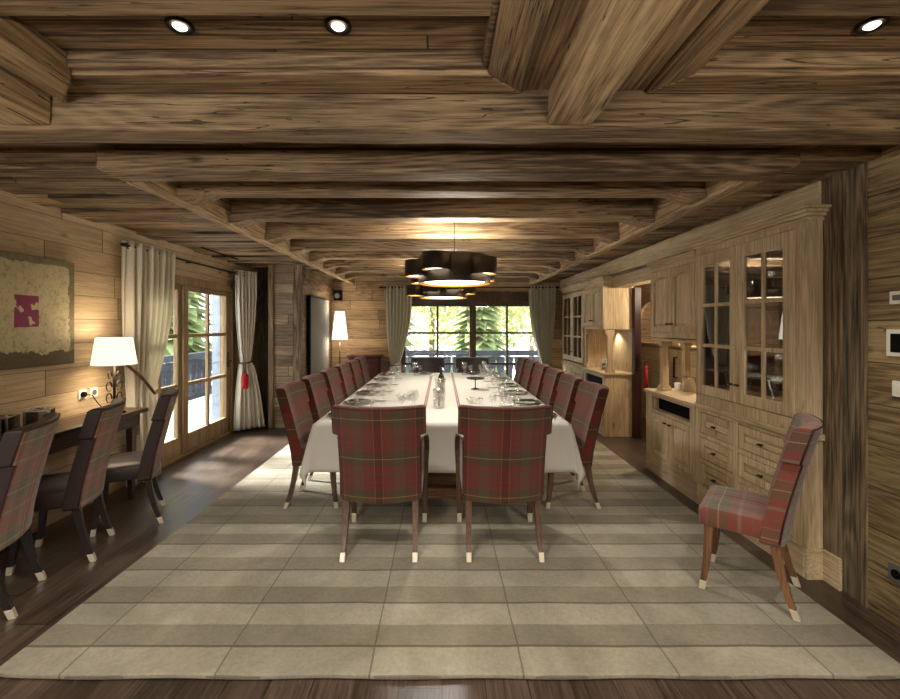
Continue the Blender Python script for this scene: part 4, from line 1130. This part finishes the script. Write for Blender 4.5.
# things inside the near glazed cabinet
g1 = 'glasses on the cabinet shelves'
rows = ['top', 'middle', 'lowest']
h = (2.10-1.07)/3
for si, z in ((2, 1.062), (1, 1.07+h+.012), (0, 1.07+2*h+.012)):
    for j in range(6):
        if si == 0 and j % 2: continue
        y = 2.86+j*.062 if j < 6 else 0
        for side, ys in (('right', 2.90+j*.06), ('left', 3.42+j*.055)):
            if side == 'left' and (si == 1 and j > 2): continue
            key = 'wine' if si == 2 else 'water'
            o = tw(key, mk_wine if key == 'wine' else mk_water, 2.45+.02*(j % 2), ys, z, 0, '%s glass from the near end, %s shelf, behind the %s cabinet door' % (ordn[j], rows[si], side), 'glass', g1)
def mk_big():
    t = MB().lathe([(.09, 0), (.095, .004), (.15, .018), (.151, .021), (.095, .008), (.01, .007)], n=32).build('serving_plate', 'china', smooth=True)
    return t
for j in range(4):
    o = tw('big', mk_big, 2.62, 3.52+j*.045, 1.45+.015*j, 0, 'white serving plate, %s from the left, propped in the glazed cabinet' % ordn[j], 'plate', 'white plates propped in the cabinet')
    o.rotation_euler = (0, math.radians(-76), 0); o.location = (2.60, 3.50+.05*j, 1.58+0*j)
    o.location = (2.52+.04*j, 3.58, 1.578)
for j in range(3):
    o = tw('plate2', lambda: MB().lathe([(.07, 0), (.075, .003), (.11, .012), (.11, .015), (.01, .006)], n=28).build('china_plate', 'china', smooth=True), 2.58, 3.05, 1.80+.016*j, 0, '%s white plate of the stack on the top cabinet shelf, from below' % ordn[j], 'plate', 'stacked white plates in the cabinet')

# far units
XG = 2.31
fc = thing('sideboard_hutch', 'pine hutch with open niche, just beyond the doorway', 'hutch', (0, 0, 0))
mb = MB(); mb.box(XG, 2.735, 6.12, 6.20, 0, .88); mb.box(XG, 2.735, 6.92, 7.0, 0, .88); mb.box(XG, 2.735, 6.20, 6.92, 0, .70); mb.box(XG, 2.735, 6.20, 6.92, .83, .88)
mb.box(XG, 2.735, 6.12, 7.0, 1.53, 2.20)
mb.box(2.70, 2.735, 6.12, 7.0, .88, 1.53); mb.box(2.42, 2.70, 6.96, 7.0, .88, 1.53)
mb.build('carcass', 'pine', fc, bevel=.004)
MB().box(XG+.03, 2.6, 6.20, 6.92, .70, .83).build('slot_insert', 'black', fc)
mb = MB(); mb.box(XG-.035, 2.745, 6.085, 7.0, .881, .912); mb.build('worktop', 'pine_h', fc, bevel=.005)
# shaped side bracket
pts = [(XG+.02, 1.529), (XG+.02, 1.47), (XG+.05, 1.43), (XG+.05, 1.01), (XG+.02, .96), (XG+.02, .913), (XG+.16, .913), (XG+.16, .96), (XG+.13, 1.01), (XG+.13, 1.43), (XG+.16, 1.47), (XG+.16, 1.529)]
for y in (6.13, 6.95):
    mb = MB(); mb.prism(pts, 'Y', y, y+.04); mb.build('bracket', 'pine', fc, bevel=.004)
faceframe(fc, 6.12, 7.0, 1.535, 2.195, [(6.57, 6.97, 1.58, 2.15), (6.15, 6.55, 1.58, 2.15)], XG)
panel_door(fc, 'door', 6.57, 6.97, 1.58, 2.15, XG, (6.60, 1.66), True)
panel_door(fc, 'door', 6.15, 6.55, 1.58, 2.15, XG, (6.52, 1.66), True)
panel_door(fc, 'door', 6.57, 6.97, .15, .66, XG, (6.60, .6)); panel_door(fc, 'door', 6.15, 6.55, .15, .66, XG, (6.52, .6))
cornice(fc, 6.12, 7.0, 2.20, 2.285, XG, 2.735, .06, (1, 0))
pt2 = MB().lathe([(.05, 0), (.07, .02), (.075, .14), (.07, .15), (.066, .14), (.05, .02), (.01, .01)], n=24, cap=False).build('metal_pot', 'silver', smooth=True, loc=(2.50, 6.55, .913))
tag(pt2, 'round metal pot in the niche of the far hutch', 'pot')
fb = thing('corner_cabinet', 'tall glazed pine cabinet at the far end beside the window curtain', 'cabinet', (0, 0, 0))
y0, y1 = 7.005, 8.35
mb = MB()
mb.box(XG+.03, 2.735, y0, y0+.03, .90, 2.22); mb.box(XG+.03, 2.735, y1-.03, y1, .90, 2.22); mb.box(XG+.03, 2.735, y0, y1, 2.19, 2.22); mb.box(XG+.03, 2.735, y0, y1, .90, .93)
mb.box(XG+.03, XG+.05, y0+.03, y0+.10, .9, 2.22); mb.box(XG+.03, XG+.05, y1-.10, y1-.03, .9, 2.22); mb.box(XG+.03, 2.735, y0, y1, .02, .86)
mb.build('carcass', 'pine', fb, bevel=.004)
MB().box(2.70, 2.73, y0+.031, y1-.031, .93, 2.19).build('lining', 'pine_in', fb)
for z in (1.38, 1.78): MB().box(XG+.08, 2.70, y0+.031, y1-.031, z, z+.02).build('shelf', 'pine_h', fb)
mb = MB(); mb.box(XG, 2.735, y0, y1, .862, .90); mb.build('ledge', 'pine_h', fb, bevel=.005)
ym = (y0+y1)/2
glass_door(fb, ym+.005, y1-.07, .96, 2.17, XG+.03, ym+.085, y1-.15, 1.05, 2.09, (ym+.03, 1.12))
glass_door(fb, y0+.07, ym-.005, .96, 2.17, XG+.03, y0+.15, ym-.085, 1.05, 2.09, (ym-.03, 1.12))
cornice(fb, y0, y1, 2.22, 2.30, XG+.03, 2.735, .055, (0, 1))
for (a, b) in ((y0+.07, ym-.02), (ym+.02, y1-.07)):
    for (za, zb) in ((.66, .83), (.44, .61), (.2, .39)):
        panel_door(fb, 'drawer', a, b, za, zb, XG+.03, ((a+b)/2, (za+zb)/2))
for s, y in enumerate((7.25, 7.45, 7.75, 7.95)):
    m = MB().lathe([(.05, 0), (.06, .02), (.05, .15), (.03, .20), (.035, .22)], n=18).build('jug', 'china', smooth=True, loc=(2.52, y, 1.401))
    tag(m, '%s white jug from the hutch on a shelf of the far glazed cabinet' % ordn[s], 'jug', 'white jugs in the far glazed cabinet')

# ------------------------------------------------------------------ far left corner
fl = thing('floor_lamp', 'lit lamp with a tall white cone shade in the far left corner', 'lamp', (-1.90, 8.0, 0))
MB().lathe([(.14, 0), (.14, .02), (.02, .035), (.012, .05)], n=24).build('base', 'iron', fl, smooth=True)
MB().lathe([(.011, .04), (.011, 1.42)], n=10).build('pole', 'iron', fl, smooth=True)
MB().lathe([(.145, 1.33), (.085, 1.85), (.083, 1.85), (.143, 1.33), (.145, 1.33)], n=32, cap=False).build('lamp_shade', 'lampshade2', fl, smooth=True)
t = thing('canvas_panel', 'tall grey canvas with a dark edge on the side wall by the corner lamp', 'painting', (-2.175, 7.52, 1.27))
MB().box(-.0, .045, -.56, .56, -.80, .80).build('frame', 'black', t, bevel=.003)
MB().box(.0455, .055, -.545, .545, -.785, .785).build('canvas', 'canvas_grey', t)
t = thing('wall_speaker', 'small black loudspeaker high on the far wall at the left corner', 'speaker', (-2.04, 8.44, 2.08))
MB().box(-.075, .075, -.07, .06, 0, .20).build('cabinet', 'black', t, bevel=.008)
MB().box(-.02, .02, .06, .158, .08, .12).build('bracket', 'iron', t)
MB().prism([(.05*math.cos(2*PI*i/20), .09+.05*math.sin(2*PI*i/20)) for i in range(20)], 'Y', -.078, -.071).build('grille', 'screen', t)
t = thing('side_cabinet', 'dark red mahogany cabinet in the far left corner behind the chairs', 'cabinet', (-1.50, 8.36, 0))
MB().box(-.28, .28, -.18, .22, .06, .98).build('carcass', 'mahog', t, bevel=.006)
MB().box(-.31, .31, -.205, .23, .98, 1.01).build('cabinet_top', 'mahog', t, bevel=.006)
for s in (-1, 1):
    d = MB().box(min(s*.01, s*.265), max(s*.01, s*.265), -.20, -.181, .12, .94).build('door', 'mahog', t, bevel=.006)
    MB().lathe([(.002, 0), (.012, .005), (.012, .015), (.002, .02)], s*.035, -.21, .55, n=12).build('knob', 'gold', d)
MB().box(-.26, .26, -.16, .20, 0, .06).build('plinth', 'mahog', t)

# ------------------------------------------------------------------ outside
m = MB(); m.box(-5.6, 6.0, FY+.25, 10.6, -.10, -.03); m.box(-5.6, -3.32, -3.5, FY+.25, -.10, -.03)
tag(m.build('balcony_deck', 'snow'), 'snow covered balcony deck outside the windows', 'balcony deck')
m = MB(); m.box(-60, 60, -60, 80, -4.2, -4.0)
tag(m.build('snowy_ground', 'snow'), 'snowy ground beyond the balcony', 'ground', kind='stuff')
def board(x, y, along, label, z1=.86):
    prof = [(.0, .104), (.08, .104), (.12, .090), (.40, .068), (.50, .070), (.58, .092), (.62, .104), (.68, .084), (.74, .088), (.80, .104), (z1, .104)]
    pts = [(w, z) for z, w in prof]+[(-w, z) for z, w in reversed(prof)]
    mb = MB()
    mb.prism(pts, 'Y' if along == 'X' else 'X', -.014, .014)
    return mb
def railing(label, along, a0, a1, p):
    o0 = (a0, p, .0) if along == 'X' else (p, a0, .0)
    t = thing('balcony_railing', label, 'railing', o0, 0, 'slate blue balcony railings')
    n = int((a1-a0)/.215)
    first = board(0, 0, along, '').build('baluster_board', 'rail_blue', t)
    for i in range(n):
        o = first if i == 0 else first.copy()
        if i: C.objects.link(o); o.parent = t
        o.location = (.1+i*.215, 0, -.02) if along == 'X' else (0, .1+i*.215, -.02)
    def B(d0, d1, z0, z1, nm):
        mb = MB()
        if along == 'X': mb.box(0, a1-a0, d0, d1, z0, z1)
        else: mb.box(d0, d1, 0, a1-a0, z0, z1)
        mb.build(nm, 'rail_blue', t, bevel=.006)
    B(-.05, .05, .86, .99, 'top_rail'); B(.016, .05, .62, .68, 'cross_rail'); B(.016, .05, .08, .14, 'cross_rail')
railing('slate blue balcony railing of cut out boards outside the far window', 'X', -5.35, 5.4, 10.4)
railing('slate blue balcony railing outside the left glazed door', 'Y', 2.6, 10.2, -5.42)
m = MB(); m.box(-3.52, -3.30, 6.58, 6.62, .0, 2.3)
for k in range(14): m.box(-3.51, -3.31, 6.565, 6.58, .1+k*.155, .2+k*.155)
tag(m.build('window_shutter', 'shutter'), 'pale blue shutter standing open outside the glazed door', 'shutter')
# trees
def tree(x, y, h, kind, label, zb=-3.99, seed=0):
    rr = random.Random(seed)
    t = thing('fir_tree' if kind == 0 else 'birch_tree', label, 'tree', (x, y, zb), 0, 'trees beyond the balcony')
    MB().tube([(0, 0, 0), (.05, 0, h*.5), (0, 0, h*.97)], [.22, .15, .03], 8).build('trunk', 'trunk', t, smooth=True)
    mb = MB()
    if kind == 0:
        n = 26
        for i in range(n):
            f = i/n; z = h*(.12+.86*f); r = (1-f)**.85*h*.16+.15
            k = 11
            for q in range(k):
                a = 2*PI*(q+rr.random())/k
                L_ = r*rr.uniform(.7, 1.1)
                tip = Vector((L_*math.cos(a), L_*math.sin(a), z-.25*L_))
                s = Vector((-math.sin(a), math.cos(a), 0))*L_*.24
                b = Vector((0, 0, z+.10)); c = tip*.55; c.z = z-.02
                for dz in (0, -.18*L_):
                    v = [mb.bm.verts.new(p) for p in (b, c+s+Vector((0, 0, dz)), tip+Vector((0, 0, dz)), c-s+Vector((0, 0, dz)))]
                    mb.bm.faces.new(v)
    else:
        for i in range(2300):
            u = rr.random(); a = rr.uniform(0, 2*PI); el = rr.uniform(-1, 1)
            R_ = h*.19*(u**.4)
            c = Vector((R_*math.cos(a)*math.sqrt(1-el*el), R_*math.sin(a)*math.sqrt(1-el*el), h*.64+R_*el*1.7))
            s = rr.uniform(.08, .17)
            d1_ = Vector((rr.uniform(-1, 1), rr.uniform(-1, 1), rr.uniform(-1, 1))).normalized()*s
            d2_ = d1_.cross(Vector((rr.uniform(-1, 1), rr.uniform(-1, 1), .3))).normalized()*s
            v = [mb.bm.verts.new(c+p) for p in (d1_, d2_, -d1_, -d2_)]; mb.bm.faces.new(v)
    mb.build('foliage', 'foliage' if kind == 0 else 'foliage2', t)
spots = [(-2.2, 17, 12, 0), (2.4, 21.8, 11, 1), (-17.5, 26, 13, 1), (-7.2, 29, 14, 1), (-.6, 24, 12, 1), (1.5, 18, 12, 0), (5.8, 28, 13, 1), (5.6, 19.5, 13, 0), (-5.6, 24, 12, 1), (-9.5, 15.5, 12, 0), (-14.5, 21, 13, 1), (-9.6, 21.5, 12, 0), (-14.8, 14.8, 12, 0), (9.8, 25, 13, 1)]
tl = ['fir tree left of the middle of the far window', 'pale birch just right of the thick window mullion', 'pale birch far behind the railing past the glazed door', 'pale birch deep behind the other trees past the door panes', 'pale birch left of the thick window mullion', 'fir tree behind the thick window mullion', 'pale birch in the right half of the far window', 'fir tree beside the right window curtain', 'pale birch behind the left window curtain', 'fir tree seen through the glazed door leaf', 'pale birch behind the firs past the glazed door', 'fir tree past the right hand glazed door panes', 'fir tree past the left hand glazed door panes', 'pale birch farthest right beyond the far window']
for i, (x, y, h_, kd) in enumerate(spots): tree(x, y, h_, kd, tl[i], seed=50+i)

# ------------------------------------------------------------------ light
w = bpy.data.worlds.new('World'); bpy.context.scene.world = w; w.use_nodes = True
nt = w.node_tree; nt.nodes.clear()
bg = nt.nodes.new('ShaderNodeBackground'); bg.inputs[0].default_value = (.90, .95, 1.0, 1); bg.inputs[1].default_value = 2.3
ow = nt.nodes.new('ShaderNodeOutputWorld'); nt.links.new(bg.outputs[0], ow.inputs[0])

def area(name, loc, rot, sx, sy, power, col, portal=False, spread=PI):
    l = bpy.data.lights.new(name, 'AREA'); l.shape = 'RECTANGLE'; l.size = sx; l.size_y = sy; l.energy = power; l.color = col; l.spread = spread
    o = bpy.data.objects.new(name, l); C.objects.link(o); o.location = loc; o.rotation_euler = rot
    if portal: l.cycles.is_portal = True
    return o
def point(name, loc, power, col, r=.06):
    l = bpy.data.lights.new(name, 'POINT'); l.energy = power; l.color = col; l.shadow_soft_size = r
    o = bpy.data.objects.new(name, l); C.objects.link(o); o.location = loc; return o
def spot(name, loc, tgt, power, col, ang, blend=.6, r=.03):
    l = bpy.data.lights.new(name, 'SPOT'); l.energy = power; l.color = col; l.spot_size = math.radians(ang); l.spot_blend = blend; l.shadow_soft_size = r
    o = bpy.data.objects.new(name, l); C.objects.link(o); o.location = loc
    o.rotation_euler = (Vector(tgt)-Vector(loc)).to_track_quat('-Z', 'Y').to_euler(); return o
area('portal_left', (-3.36, 5.3, 1.1), (0, math.radians(-90), 0), 2.1, 2.1, 1, (1, 1, 1), True)
area('portal_far', (.62, FY+.24, 1.05), (math.radians(-90), 0, 0), 2.8, 2.0, 1, (1, 1, 1), True)
area('portal_back', (-1.65, -2.8, 1.55), (math.radians(90), 0, 0), 2.1, 1.3, 1, (1, 1, 1), True)
sun = bpy.data.lights.new('sun', 'SUN'); sun.energy = 22.0; sun.angle = math.radians(18); sun.color = (1, .97, .92)
so = bpy.data.objects.new('sun', sun); C.objects.link(so)
so.rotation_euler = Vector((.80, -.20, -.58)).to_track_quat('-Z', 'Y').to_euler()
warm = (1, .82, .60); warm2 = (1, .89, .74)
for px, py, rz in ((.115, 4.0, 0), (.02, 6.05, .9)):
    area('pendant_up', (px, py, 2.222), (PI, 0, 0), .55, .55, 25, warm2)
    spot('pendant_down', (px, py, 1.96), (px, py, 0), 42, (1, .96, .91), 150, .7, .05)
point('table_lamp_light', (-2.89, 3.80, 1.36), 4, warm, .06)
spot('table_lamp_down', (-2.895, 3.80, 1.23), (-2.9, 3.80, 0), 12, warm, 120, .8, .10)
point('table_lamp_up', (-2.895, 3.80, 1.48), 2.5, warm, .05)
point('floor_lamp_light', (-1.90, 8.0, 1.92), 5, warm, .05)
point('floor_lamp_down', (-1.90, 8.0, 1.28), 8, warm, .05)
point('passage_light', (3.9, 5.9, 2.1), 60, warm, .1)
point('passage_light_near', (3.0, 5.3, 2.05), 32, warm, .1)
for x, y in ((-.918, 1.506), (-.364, 1.506), (1.50, 1.50)):
    spot('ceiling_spot_light', (x, y, 2.60), (x, y+.3, 0), 45, (1, .93, .82), 110, .8, .03)
for x, y in ((-1.6, -.8), (1.6, -.8), (0, -1.6)):
    area('rear_fill', (x, y, 2.40), (0, 0, 0), .8, .8, 32, (1, .94, .84))  # unseen fill panels added behind the camera to brighten the room
area('ceiling_fill', (.9, -.7, 1.75), (PI, 0, 0), .35, .35, 48, (1, .92, .78))  # this and the next are unseen, added to brighten the near ceiling
area('ceiling_fill', (-1.6, -.7, 1.75), (PI, 0, 0), .35, .35, 34, (1, .92, .78))
spot('niche_light', (2.62, 6.6, 1.5), (2.62, 6.5, .9), 8, warm, 120, .6, .03)
point('cabinet_fill', (2.50, 3.28, 1.98), 1.4, warm2, .02)  # both points added to brighten the cabinet contents, no fitting there
point('cabinet_fill', (2.36, 3.02, 1.36), .8, warm2, .02)
spot('niche_light', (2.5, 4.3, 1.41), (2.5, 4.3, .9), 4, warm, 120, .6, .03)

# ------------------------------------------------------------------ camera, colour
cam = bpy.data.cameras.new('camera'); co = bpy.data.objects.new('camera', cam); C.objects.link(co)
co.location = (0, 0, EYE); co.rotation_euler = (math.radians(90), 0, 0)
cam.sensor_width = 36; cam.lens = 430/900*36; cam.shift_x = 8/900; cam.shift_y = -23.5/900; cam.clip_start = .02
s = bpy.context.scene; s.camera = co
s.view_settings.view_transform = 'Standard'; s.view_settings.look = 'None'; s.view_settings.exposure = 0.72; s.view_settings.gamma = 1; s.view_settings.use_curve_mapping = False
s.cycles.max_bounces = 8; s.cycles.transparent_max_bounces = 16; s.cycles.use_denoising = True; s.cycles.sample_clamp_indirect = 6
s.cycles.caustics_reflective = False; s.cycles.caustics_refractive = False
